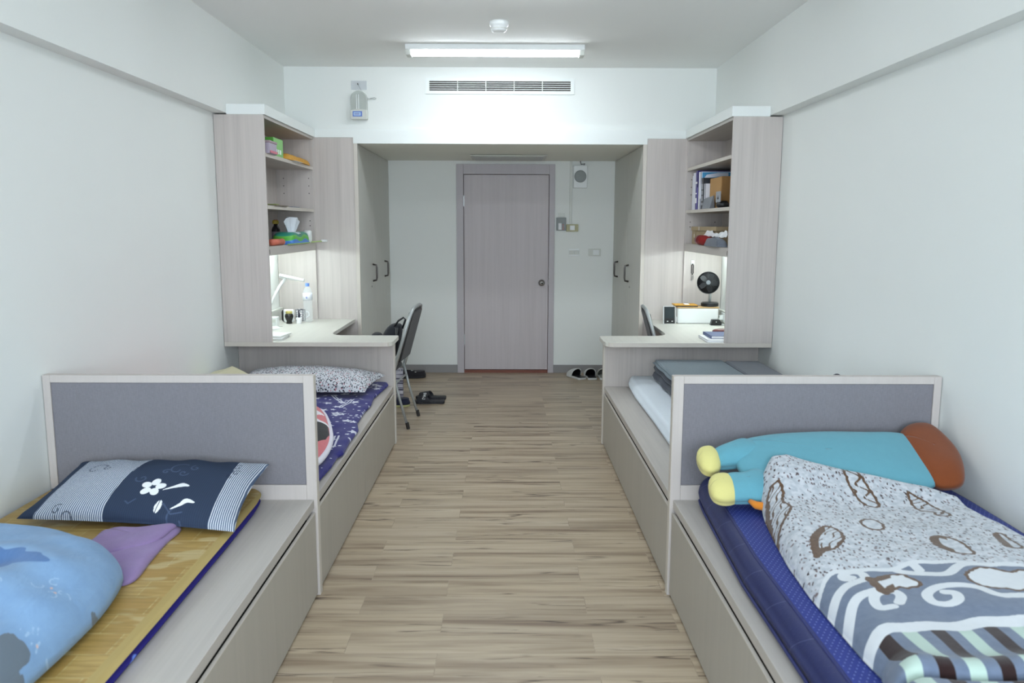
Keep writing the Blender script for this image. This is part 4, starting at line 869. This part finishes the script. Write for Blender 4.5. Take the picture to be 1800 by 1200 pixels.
g = G(); T = Matrix.Translation((-1.035, 7.04, 0)) @ Matrix.Rotation(.1, 4, 'Z'); g.box(-.11, .11, -.055, .055, .0, .27, T); part('body', g, stripebag(), t, bevel=.004)
part('handle', G().tube([(-1.02, 6.99, .265), (-1.0, 6.985, .31), (-.96, 6.98, .32), (-.935, 6.985, .265)], .0035, 6), M['paper'], t, smooth=True)
# ------------------------------------------------------------------ left desk
ZD = .7725
t = thing('desk_lamp', 'white slim desk lamp with flat angled head on the left desk', 'desk lamp', (-1.76, 5.93, ZD))
part('base', G().lathe([(.07, 0), (.07, .012), (.06, .018), (.02, .02)], (-1.765, 5.93, ZD), 28), M['plast'], t, smooth=False)
part('arm', G().tube([(-1.775, 5.93, ZD+.015), (-1.775, 5.94, .93), (-1.70, 5.99, 1.09), (-1.655, 6.0, 1.152)], .011, 10), M['plast'], t, smooth=True)
T = Matrix.Translation((-1.61, 6.0, 1.150)) @ Matrix.Rotation(math.radians(10), 4, 'Y') @ Matrix.Rotation(math.radians(-18), 4, 'X')
part('lamp_head', G().prism([(-.085, -.045), (-.095, .03), (-.07, .045), (.095, .012), (.095, -.012)], -.008, .012, T), M['plast'], t, bevel=.004)
WB = plain('white_glazed_mug', srgb(236, 236, 238), .25, .5, var=.01)
t = thing('water_bottle', 'tall clear plastic water bottle with blue cap on the left desk', 'bottle', (-1.595, 6.40, ZD))
c = (-1.595, 6.40, ZD)
part('body', G().lathe([(.030, .002), (.036, .008), (.036, .02), (.034, .03), (.037, .04), (.037, .11), (.033, .125), (.037, .14), (.037, .235), (.030, .262), (.015, .285), (.0135, .29)], c, 28), clear('bottle_plastic', (.88, .95, .98, 1), .20, .08), t, smooth=True)
part('bottle_cap', G().lathe([(.015, .288), (.016, .292), (.016, .31), (.014, .313)], c, 20), plain('blue_cap', srgb(112, 150, 226), .4), t)
lb = part('label', G().lathe([(.0378, .178), (.0378, .235)], c, 28), plain('bottle_label', srgb(228, 232, 238), .4), t, smooth=True)
part('print', box(-1.602, -1.588, 6.3615, 6.3625, ZD+.192, ZD+.208), plain('label_print', srgb(140, 150, 200), .5), lb)
def mugmat():
    t = NT('mug_hexagon_print', .25, .5); o = t.n('ShaderNodeNewGeometry').outputs['Position']; v = t.n('ShaderNodeTexVoronoi', feature='DISTANCE_TO_EDGE'); t.put(v.inputs['Vector'], o); v.inputs['Scale'].default_value = 62; v.inputs['Randomness'].default_value = .12
    t.col(t.mix(t.ramp(v.outputs['Distance'], [(.10, (1, 1, 1)), (.16, (0, 0, 0))]), srgb(232, 232, 234), srgb(52, 48, 62))); return t.m
t = thing('mug', 'white mug with dark hexagon print on the left desk beside the bottle', 'mug', (-1.675, 6.47, ZD)); c = (-1.675, 6.47, ZD)
part('cup', G().lathe([(.036, 0), (.040, .004), (.041, .095), (.038, .095), (.036, .01)], c, 32), mugmat(), t, smooth=True)
part('handle', G().tube([(c[0]+.04, c[1]+.01, ZD+.075), (c[0]+.062, c[1]+.015, ZD+.07), (c[0]+.066, c[1]+.015, ZD+.045), (c[0]+.04, c[1]+.01, ZD+.025)], .005, 8), WB, t, smooth=True)
t = thing('alarm_clock', 'black and white rounded desk box beside the hexagon mug', 'clock', (-1.765, 6.42, ZD))
part('black_back', box(-1.815, -1.735, 6.40, 6.47, ZD, ZD+.098), M['black'], t, bevel=.02)
part('white_face', box(-1.79, -1.705, 6.375, 6.40, ZD, ZD+.105), M['plast'], t, bevel=.012)
c = (-1.722, 6.30, ZD)
t = thing('jar', 'small black glossy jar with gold collar on the left desk', 'jar', c)
part('body', G().lathe([(.022, 0), (.024, .003), (.020, .018), (.024, .028), (.033, .05), (.034, .062), (.028, .076), (.024, .08)], c, 28), plain('black_gloss', srgb(22, 20, 20), .12, .6), t, smooth=True)
part('collar', G().lathe([(.024, .079), (.026, .083), (.026, .096), (.022, .099)], c, 28), plain('gold_collar', srgb(196, 184, 110), .35, .5, .4), t)
c = (-1.645, 6.30, ZD)
tag(part('cream_pot', G().lathe([(.019, 0), (.021, .004), (.021, .03), (.023, .031), (.023, .044), (.021, .046)], c, 24), WB), 'tiny white lidded pot in front of the hexagon mug', 'pot')
t = thing('charger', 'white plug charger block at the wall end of the left desk', 'charger', (-1.775, 6.08, ZD))
part('block', box(-1.81, -1.755, 6.08, 6.15, ZD, ZD+.075), M['plast'], t, bevel=.008); part('plug_face', box(-1.80, -1.765, 6.076, 6.08, ZD+.035, ZD+.06), M['plast2'], t, bevel=.002)
part('cable', G().tube([(-1.77, 6.075, ZD+.01), (-1.74, 6.05, ZD+.006), (-1.72, 6.09, ZD+.005)], .003, 6), M['plast'], t, smooth=True)
for i, (a, b, z0, z1, rz, lbl) in enumerate(((.085, .12, 0, .014, .06, 'white notebook lying lowest in the pile at the left desk edge'), (.075, .105, .0145, .026, -.1, 'white folded paper booklet on top of the pile at left desk edge'))):
    T = Matrix.Translation((-1.605+.01*i, 5.46+.02*i, ZD)) @ Matrix.Rotation(rz, 4, 'Z')
    tt = thing('booklet', lbl, 'booklet', (-1.605, 5.46, ZD+z0), 'booklets on the left desk')
    part('cover', G().box(-a, a, -b, b, z0, z0+.001, T), M['paper'], tt); part('pages', G().box(-a+.002, a-.002, -b+.002, b-.002, z0+.001, z1-.001, T), M['plast2'], tt); part('cover', G().box(-a, a, -b, b, z1-.001, z1, T), M['paper'], tt)
# ------------------------------------------------------------------ left shelves
GR = plain('green_carton', srgb(88, 168, 62), .5, var=.04); GR2 = plain('pale_green_carton', srgb(140, 200, 120), .5, var=.08, ns=30)
z = 2.0125
t = thing('tissue_carton', 'green carton on the top shelf of the left unit', 'box', (-1.68, 5.69, z))
part('carton', box(-1.78, -1.585, 5.57, 5.80, z, z+.125), GR, t, bevel=.002); part('side_panel', box(-1.585, -1.584, 5.572, 5.798, z+.002, z+.123), GR2, t)
for i in range(3): part('white_print', box(-1.584, -1.5832, 5.63+i*.045, 5.655+i*.045, z+.02, z+.05), M['paper'], t)
t = thing('gift_box', 'small lilac grey box with pink lid edge beside the green carton', 'box', (-1.60, 5.47, z))
part('box_body', box(-1.66, -1.555, 5.37, 5.54, z, z+.07), plain('lilac_card', srgb(176, 166, 182), .6), t, bevel=.003); part('lid', box(-1.664, -1.551, 5.366, 5.544, z+.07, z+.084), plain('grey_pink_card', srgb(168, 146, 152), .6), t, bevel=.002)
part('pink_band', box(-1.551, -1.550, 5.37, 5.54, z+.004, z+.02), plain('pink_band', srgb(206, 120, 136), .6), t)
YE = plain('amber_padded_paper', srgb(206, 150, 48), .6, var=.12, ns=30)
o = puffy('padded_envelope', [(-1.80, 5.86), (-1.60, 5.83), (-1.562, 5.95), (-1.555, 6.2), (-1.56, 6.42), (-1.60, 6.56), (-1.80, 6.55)], lambda x, y: z+.001+0*x, .045, YE, p=5, seed=6, amp=.010, wscale=24, hb=0, nr=40)
tag(o, 'crumpled amber padded envelope on the top shelf of the left unit', 'envelope')
t = thing('phone_box', 'pale folded card lying under the amber envelope edge', 'card', (-1.59, 6.12, z)); part('card_sheet', box(-1.60, -1.545, 5.98, 6.22, z, z+.0008), M['paper'], t)
z = 1.6755
t = thing('magazine', 'thin brown and green booklet lying on the middle shelf of left unit', 'magazine', (-1.66, 5.7, z), 'papers on the middle left shelf')
part('cover', box(-1.75, -1.56, 5.50, 5.80, z, z+.006), plain('brown_cover', srgb(110, 98, 84), .5), t, bevel=.001); part('spine_strip', box(-1.65, -1.56, 5.48, 5.56, z+.006, z+.012), plain('green_cover', srgb(140, 150, 90), .5), t)
tag(part('notebook', box(-1.74, -1.57, 5.95, 6.15, z, z+.005), plain('grey_blue_cover', srgb(126, 132, 146), .5), bevel=.001), 'flat grey-blue notebook farther back on the middle left shelf', 'notebook', 'papers on the middle left shelf')
z = 1.4055; c = (-1.76, 6.16, z)
t = thing('sauce_bottle', 'dark glass bottle with red and yellow cap on the lowest left shelf', 'bottle', c)
part('glass', G().lathe([(.030, 0), (.032, .004), (.032, .10), (.028, .115), (.016, .135), (.014, .15)], c, 24), plain('dark_bottle_glass', srgb(38, 34, 38), .1, .6), t, smooth=True)
part('bottle_cap', G().lathe([(.022, .148), (.024, .152), (.024, .168), (.018, .176)], c, 20), plain('yellow_cap', srgb(186, 160, 62), .4), t); part('cap_top', G().lathe([(.014, .176), (.014, .18)], c, 20), plain('red_cap_top', srgb(170, 70, 56), .4), t)
part('label', G().lathe([(.0326, .03), (.0326, .09)], c, 24), plain('grey_label', srgb(140, 136, 142), .5, var=.4, ns=120), t, smooth=True)
def tissuemat():
    t = NT('tissue_pack_print', .4, .5); o = t.n('ShaderNodeNewGeometry').outputs['Position']; q = t.sep(o)
    zz = t.math('ADD', q[2], t.math('MULTIPLY', t.math('SINE', t.math('MULTIPLY', q[1], 22)), .010))
    c = t.ramp(t.math('MULTIPLY', t.math('SUBTRACT', zz, 1.405), 10), [(.0, srgb(58, 120, 200)), (.26, srgb(70, 140, 214)), (.30, srgb(84, 176, 60)), (.52, srgb(110, 188, 74)), (.60, srgb(46, 140, 120)), (.78, srgb(70, 160, 130)), (.82, srgb(200, 214, 220))], 'CONSTANT'); t.col(c); return t.m
t = thing('tissue_pack', 'green and blue tissue pack with white tissue pulled up, lowest left shelf', 'tissue pack', (-1.63, 6.08, z))
o = puffy('pack', [(-1.70, 5.86), (-1.565, 5.85), (-1.55, 6.0), (-1.552, 6.25), (-1.57, 6.38), (-1.70, 6.38), (-1.715, 6.1)], lambda x, y: z+.001+0*x, .088, tissuemat(), t, p=8, nr=40, hb=0, seed=3, amp=.004, q=.5)
T0 = plain('white_tissue', srgb(214, 220, 228), .9)
U_, V_ = np.meshgrid(np.linspace(0, 1, 26), np.linspace(0, 1, 18), indexing='ij')
yy = 5.93+.32*U_+(V_-.4)*.06*(U_-.5)*4; xx = -1.625+.02*np.sin(U_*9)*V_+.012*np.sin(U_*17+2); z_ = z+.085+V_*(.098+.02*np.sin(U_*3.1))*(1-.18*(2*U_-1)**4)
part_ = sheet('tissue', np.stack([xx, yy, z_], 2), np.stack([xx-.002, yy, z_-.001], 2), T0, t)
for i, (zz, L) in enumerate(((z+.085, .05), (z+.075, .06), (z+.068, .045))): part('print', box(-1.556+.0, -1.5545, 6.08-L/2, 6.08+L/2, zz-.0025, zz+.0005), plain('grey_print', srgb(96, 108, 116), .6), t)
t = thing('paper_roll', 'white upright roll at the far end of the lowest left shelf', 'roll', (-1.60, 6.48, z))
part('roll', G().lathe([(.03, 0), (.034, .004), (.036, .05), (.033, .092), (.02, .10)], (-1.60, 6.48, z), 24), M['plast'], t, smooth=True)
t = thing('tube_pack', 'small coral tube lying at the near end of the lowest left shelf', 'tube', (-1.60, 5.60, z))
part('tube_body', G().tube([(-1.60, 5.48, z+.023), (-1.592, 5.70, z+.023)], .022, 16), plain('coral_plastic', srgb(206, 112, 90), .5, var=.12, ns=20), t, smooth=True); part('tube_end', G().tube([(-1.592, 5.70, z+.023), (-1.5915, 5.712, z+.023)], .0235, 16), plain('coral_cap', srgb(216, 130, 108), .5), t)
t = thing('toothbrush', 'white and green toothbrush jutting past the lowest left shelf', 'toothbrush', (-1.56, 6.5, z))
part('handle', G().tube([(-1.552, 6.42, z+.007), (-1.545, 6.50, z+.007), (-1.53, 6.56, z+.009), (-1.49, 6.60, z+.010)], .006, 8), plain('lime_handle', srgb(176, 196, 130), .4), t, smooth=True)
part('brush_head', box(-1.515, -1.465, 6.575, 6.60, z+.004, z+.024), M['plast'], t, bevel=.006)
tag(part('sachet', box(-1.56, -1.547, 5.73, 6.35, z, z+.008), plain('green_yellow_sachet', srgb(140, 180, 80), .4, var=.3, ns=14), bevel=.003), 'flat green and yellow sachet along the edge of the lowest left shelf', 'sachet')
# ------------------------------------------------------------------ right desk
t = thing('storage_box', 'white rectangular cable box at the back of the right desk', 'box', (1.535, 6.42, ZD))
part('box_body', box(1.372, 1.70, 6.345, 6.50, ZD, ZD+.125), M['plast'], t, bevel=.012); part('lid', box(1.370, 1.702, 6.343, 6.502, ZD+.124, ZD+.134), plain('tan_wood_lid', srgb(184, 150, 104), .5), t, bevel=.003)
zt2 = ZD+.1345
t = thing('envelope_stack', 'amber envelope with dark edge lying on the white cable box', 'envelope', (1.445, 6.42, zt2))
part('envelope', box(1.352, 1.535, 6.36, 6.49, zt2+.008, zt2+.016), YE, t, bevel=.002); part('black_folder', box(1.375, 1.535, 6.355, 6.48, zt2, zt2+.008), M['black'], t, bevel=.001); part('white_slip', box(1.43, 1.47, 6.37, 6.42, zt2+.016, zt2+.022), M['paper'], t, bevel=.002)
c = (1.645, 6.42, zt2)
t = thing('desk_fan', 'black round desk fan with grey pole standing on the white cable box', 'fan', c)
part('base', G().lathe([(.066, 0), (.07, .004), (.07, .026), (.062, .032), (.014, .034)], c, 36), M['black'], t, smooth=False)
part('pole', G().lathe([(.011, .03), (.011, .15)], c, 16), M['steel'], t, smooth=True)
MF = Matrix.Translation((1.622, 6.40, 1.098)) @ Matrix.Rotation(math.radians(-14), 4, 'Z') @ Matrix.Rotation(math.radians(-6), 4, 'X') @ TY
hd = part('motor_housing', G().lathe([(.02, -.065), (.045, -.055), (.05, -.03), (.07, -.02), (.083, -.008), (.086, .0)], (0, 0, 0), 36, MF), M['black'], t, smooth=True)
for i in range(5):
    a = 2*PI*i/5; q = [(.018, -.012), (.05, -.03), (.074, -.018), (.076, .012), (.045, .018), (.018, .01)]
    part('blade', G().prism(q, .004, .007, MF @ Matrix.Rotation(a, 4, 'Z') @ Matrix.Rotation(.3, 4, 'X')), plain('dark_blade', srgb(40, 42, 46), .4), t)
g = G()
for i in range(36):
    a = 2*PI*i/36; g.tube([tuple(MF @ Vector((r*math.cos(a+sw), r*math.sin(a+sw), zz))) for r, zz, sw in ((.016, .026, 0), (.045, .025, .08), (.07, .018, .16), (.086, .002, .2))], .0011, 5)
g.tube([tuple(MF @ Vector((.086*math.cos(2*PI*i/40), .086*math.sin(2*PI*i/40), .001))) for i in range(40)], .0035, 8, True)
part('front_grille', g, M['black'], t)
part('hub_badge', G().lathe([(.018, .024), (.018, .028), (.014, .031)], (0, 0, 0), 24, MF), plain('grey_badge', srgb(110, 116, 122), .4), t)
t = thing('digital_device', 'small upright black screen device with white frame on the right desk', 'desk device', (1.305, 6.33, ZD))
T = Matrix.Translation((1.306, 6.33, ZD)) @ Matrix.Rotation(math.radians(5), 4, 'Z') @ Matrix.Rotation(math.radians(-6), 4, 'X')
part('casing', G().box(-.049, .049, 0, .018, 0, .142, T), M['plast'], t, bevel=.003); part('front_panel', G().box(-.044, .044, -.001, .001, .003, .138, T), M['black'], t); part('screen', G().box(-.036, .036, -.002, .0, .045, .132, T), M['screen'], t)
for a in (-.022, .016): part('button', G().box(a, a+.012, -.003, 0, .018, .024, T), M['plast'], t)
part('cable', G().tube([(1.352, 6.35, ZD+.06), (1.364, 6.345, ZD+.05), (1.362, 6.335, ZD+.02), (1.356, 6.335, ZD+.004)], .0025, 6), M['plast'], t, smooth=True)
t = thing('card_reader', 'small black clip-shaped gadget before the white cable box', 'gadget', (1.655, 6.255, ZD))
part('casing', G().prism([(-.042, 0), (.042, 0), (.045, .02), (.028, .046), (-.03, .046), (-.038, .02)], 0, .045, Matrix.Translation((1.655, 6.28, ZD)) @ Matrix.Rotation(PI/2, 4, 'X')), M['black'], t, bevel=.004); part('button', latheY([(.004, 0), (.004, .002)], (1.655, 6.235, ZD+.028), 12), M['plast'], t)
t = thing('wall_socket', 'white wall socket with plug at the right end of the right desk', 'socket', (1.775, 6.38, ZD+.012))
part('plate', box(XC+WH-.038, XC+WH-.03, 6.33, 6.43, ZD+.01, ZD+.085), M['plast'], t, bevel=.002)
part('plug', box(XC+WH-.068, XC+WH-.038, 6.36, 6.40, ZD+.03, ZD+.065), M['plast'], t, bevel=.005)
part('cable', G().tube([(XC+WH-.068, 6.38, ZD+.045), (1.705, 6.34, ZD+.03), (1.712, 6.28, ZD+.006), (1.72, 6.2, ZD+.004), (1.70, 6.26, ZD+.004)], .0035, 6), M['plast'], t, smooth=True)
MAR = plain('maroon_leather', srgb(104, 46, 46), .35, .5)
g = G(); T = Matrix.Translation((1.585, 5.72, ZD)); pr = catmull([(-.095, 0), (-.085, .024), (-.05, .036), (.05, .036), (.085, .024), (.095, 0), (.08, -.028), (-.08, -.028)], 5)
t = thing('glasses_case', 'maroon rounded glasses case on the right desk behind the blue book', 'case', (1.585, 5.72, ZD))
g = G().ell((0, 0, 0), (1, 1, 1), 32, 14); g.v = [(1.585+.092*math.copysign(abs(a)**.6, a), 5.72+.034*math.copysign(abs(b)**.7, b), ZD+.021+.0205*math.copysign(abs(c_)**.8, c_)) for a, b, c_ in g.v]
part('shell', g, MAR, t, smooth=True); part('seam', G().tube([(1.585+.0925*math.cos(a)*abs(math.cos(a))**-.4 if abs(math.cos(a)) > .01 else 1.585, 5.72+.0345*math.sin(a), ZD+.021) for a in np.linspace(.05, 2*PI-.05, 30)], .0012, 5), M['black'], t)
def book_flat(name, lbl, x0, x1, y0, y1, z0, z1, c, g=None, rz=0):
    T = Matrix.Translation(((x0+x1)/2, (y0+y1)/2, 0)) @ Matrix.Rotation(rz, 4, 'Z'); a, b = (x1-x0)/2, (y1-y0)/2
    t = thing(name, lbl, 'book', ((x0+x1)/2, (y0+y1)/2, z0), g)
    part('cover', G().box(-a, a, -b, b, z0, z0+.002, T), c, t); part('cover', G().box(-a, a, -b, b, z1-.002, z1, T), c, t); part('pages', G().box(-a+.004, a-.001, -b+.003, b-.003, z0+.002, z1-.002, T), M['paper'], t); part('spine', G().box(-a, -a+.003, -b, b, z0, z1, T), c, t)
book_flat('book', 'white book lying under the blue book on the right desk', 1.355, 1.60, 5.31, 5.56, ZD, ZD+.016, M['paper'], 'books lying on the right desk')
book_flat('book', 'dark blue book lying on the white book on the right desk', 1.395, 1.60, 5.37, 5.60, ZD+.0165, ZD+.036, plain('blue_cover', srgb(62, 82, 134), .4), 'books lying on the right desk')
t = thing('key_lanyard', 'dark key strap with keys hanging from a white hook in the right nook', 'keys', (1.538, 6.60, 1.09)); yk = YW-.022
part('hook', box(1.524, 1.552, yk-.006, yk, 1.235, 1.268), M['plast'], t, bevel=.002)
part('strap', G().tube([(1.538, yk-.010, 1.24), (1.530, yk-.010, 1.225), (1.530, yk-.010, 1.165), (1.537, yk-.010, 1.15), (1.544, yk-.010, 1.165), (1.545, yk-.010, 1.225), (1.539, yk-.010, 1.24)], .0035, 6), M['black'], t, smooth=True)
for a, b in ((-.006, 1.10), (.006, 1.108)): part('key', G().box(1.535+a, 1.541+a, yk-.012, yk-.010, b, b+.035), M['chrome'], t)
part('key_ring', G().tube([(1.537+.009*math.cos(2*PI*i/12), yk-.010, 1.142+.009*math.sin(2*PI*i/12)) for i in range(12)], .0014, 5, True), M['chrome'], t)
# ------------------------------------------------------------------ right shelves
z = 1.6755
def book_up(lbl, y0, y1, x0, h, c, band=None, bc=None, pages=True):
    t = thing('book', lbl, 'book', (x0+.1, (y0+y1)/2, z), 'upright books on the middle right shelf')
    x1 = XC+WH-.02; part('cover', box(x0, x1, y0, y0+.002, z, z+h), c, t); part('cover', box(x0, x1, y1-.002, y1, z, z+h), c, t); part('spine', box(x0, x0+.003, y0, y1, z, z+h), c, t); part('pages', box(x0+.003, x1-.002, y0+.002, y1-.002, z+.002, z+h-.004), M['paper'], t)
    if band: 
        for a, b in band: part('print', box(x0-.0008, x0, y0+.004, y1-.004, z+a, z+b), bc, t)
    return t
NV = plain('navy_cover', srgb(52, 46, 128), .35); VI = plain('violet_blue_cover', srgb(66, 58, 168), .35); SK = plain('sky_blue_cover', srgb(70, 150, 196), .35); WH_ = plain('white_cover', srgb(222, 224, 234), .4); BC = plain('black_cover', srgb(40, 44, 52), .35)
book_up('thin white book, farthest upright book on the middle right shelf', 6.495, 6.53, 1.497, .27, WH_)
book_up('white spine book second from the far end, middle right shelf', 6.40, 6.49, 1.494, .29, WH_)
t = book_up('tall navy book with small print on its spine, middle right shelf', 6.335, 6.395, 1.492, .30, NV, ((.05, .09), (.12, .13), (.2, .215)), M['paper'])
book_up('short violet blue book in front of the tall navy book', 6.295, 6.332, 1.488, .17, VI)
t = book_up('large blue and white book with a pale curve on its cover', 6.225, 6.292, 1.49, .285, WH_)
part('blue_cover_field', box(1.50, XC+WH-.024, 6.223, 6.225, z+.10, z+.28), SK, t)
g = G().tube([(1.50, 6.221, z+.08), (1.505, 6.221, z+.2), (1.54, 6.221, z+.25), (1.62, 6.221, z+.262), (1.70, 6.221, z+.262)], .014, 8); g.v = [(a, 6.2225+(b-6.221)*.05, c_) for a, b, c_ in g.v]; part('cover_curve', g, WH_, t)
book_up('black book with white spine letters between the blue book and brown box', 6.155, 6.22, 1.495, .235, BC, ((.15, .19), (.11, .14), (.06, .10), (.03, .05)), plain('grey_print2', srgb(150, 152, 158), .5))
book_up('small white book beside the brown box on the middle right shelf', 6.115, 6.15, 1.50, .19, WH_)
t = thing('cardboard_box', 'brown cardboard box standing beside the books on the middle right shelf', 'box', (1.66, 5.9, z))
part('carton', box(1.535, XC+WH-.02, 5.78, 6.11, z, z+.225), M['card'], t, bevel=.002); part('edge_flap', box(1.532, 1.535, 5.79, 6.10, z+.005, z+.222), plain('light_cardboard', srgb(178, 138, 88), .8), t)
t = thing('grey_pouch', 'grey wedge-shaped felt stand before the books on the middle right shelf', 'stand', (1.50, 6.0, z))
g = G(); g.add([(1.49, 5.93, z), (1.49, 6.16, z), (1.53, 6.16, z), (1.53, 5.93, z), (1.497, 5.86, z+.092), (1.497, 6.15, z+.075), (1.505, 6.15, z+.075), (1.505, 5.86, z+.092)], [(0, 3, 2, 1), (4, 5, 6, 7), (0, 1, 5, 4), (1, 2, 6, 5), (2, 3, 7, 6), (3, 0, 4, 7)]); part('felt_panel', g, cloth('grey_felt', srgb(128, 132, 138)), t, bevel=.003)
t = thing('mini_clock', 'small grey round-faced gadget with dark mark on the middle right shelf', 'gadget', (1.5, 5.74, z))
part('body', G().lathe([(.03, 0), (.044, .012), (.046, .03), (.03, .05)], (1.53, 5.72, z), 24), M['black'], t, smooth=True); part('card_face', box(1.495, 1.50, 5.66, 5.78, z+.04, z+.115), plain('grey_card', srgb(158, 162, 168), .6), t, bevel=.002)
for a in (-.012, 0, .012): part('mark', box(1.4935, 1.495, 5.715+a, 5.722+a, z+.06, z+.085-abs(a)), M['black'], t)
z = 1.4055
t = thing('carton', 'tan lidded carton on the lowest shelf of the right unit', 'box', (1.60, 6.2, z))
part('box_body', box(1.515, XC+WH-.02, 5.80, 6.56, z, z+.105), M['kraft'], t, bevel=.002); part('lid', box(1.508, XC+WH-.019, 5.79, 6.565, z+.106, z+.138), M['kraft'], t, bevel=.003)
part('handle_mark', box(1.5065, 1.508, 6.30, 6.306, z+.108, z+.137), M['paper'], t); part('clasp', box(1.5135, 1.515, 6.48, 6.486, z+.05, z+.08), M['paper'], t); part('tape_strip', box(1.5142, 1.5152, 6.42, 6.43, z+.003, z+.1), plain('dark_tan', srgb(120, 104, 78), .8), t)
RD = plain('dark_red_plastic', srgb(132, 26, 26), .7, .2)
t = thing('red_tin', 'dark red rounded canister lying on the lowest right shelf', 'canister', (1.47, 6.0, z))
c0 = Vector((1.475, 6.28, z+.046)); part('barrel', G().tube([(1.472, 6.08, z+.038), (1.472, 5.98, z+.038), (1.485, 5.86, z+.032), (1.492, 5.76, z+.022)], [.037, .037, .030, .018], 24), RD, t, smooth=True); part('end_ring', G().tube([(1.472, 6.13, z+.038), (1.472, 6.08, z+.038)], .0375, 24), plain('maroon_ring', srgb(104, 44, 50), .4), t)
o = puffy('cloth_bundle', [(1.448, 5.50), (1.50, 5.44), (1.503, 5.60), (1.475, 5.74), (1.462, 5.93), (1.446, 5.80), (1.44, 5.65)], lambda x, y: z+.001+0*x, .062, cloth('grey_cloth', srgb(100, 106, 116), var=.15, weave=80), seed=5, amp=.008, wscale=30, hb=0, p=3)
tag(o, 'crumpled dark grey cloth at the near end of the lowest right shelf', 'cloth')
t = thing('plastic_bag', 'crumpled white plastic bag tucked above the red canister', 'bag', (1.50, 5.9, z+.07))
U_, V_ = np.meshgrid(np.linspace(0, 1, 40), np.linspace(0, 1, 14), indexing='ij')
yy = 5.46+.62*U_; xx = 1.495+.006*np.sin(U_*23+V_*4)+.012*(V_-.5); z_ = z+.066+.045*V_*(.75+.25*np.sin(U_*9+1))+.004*np.sin(U_*31)
sheet('film', np.stack([xx, yy, z_], 2), np.stack([xx+.004, yy, z_-.001], 2), M['paper'], t)
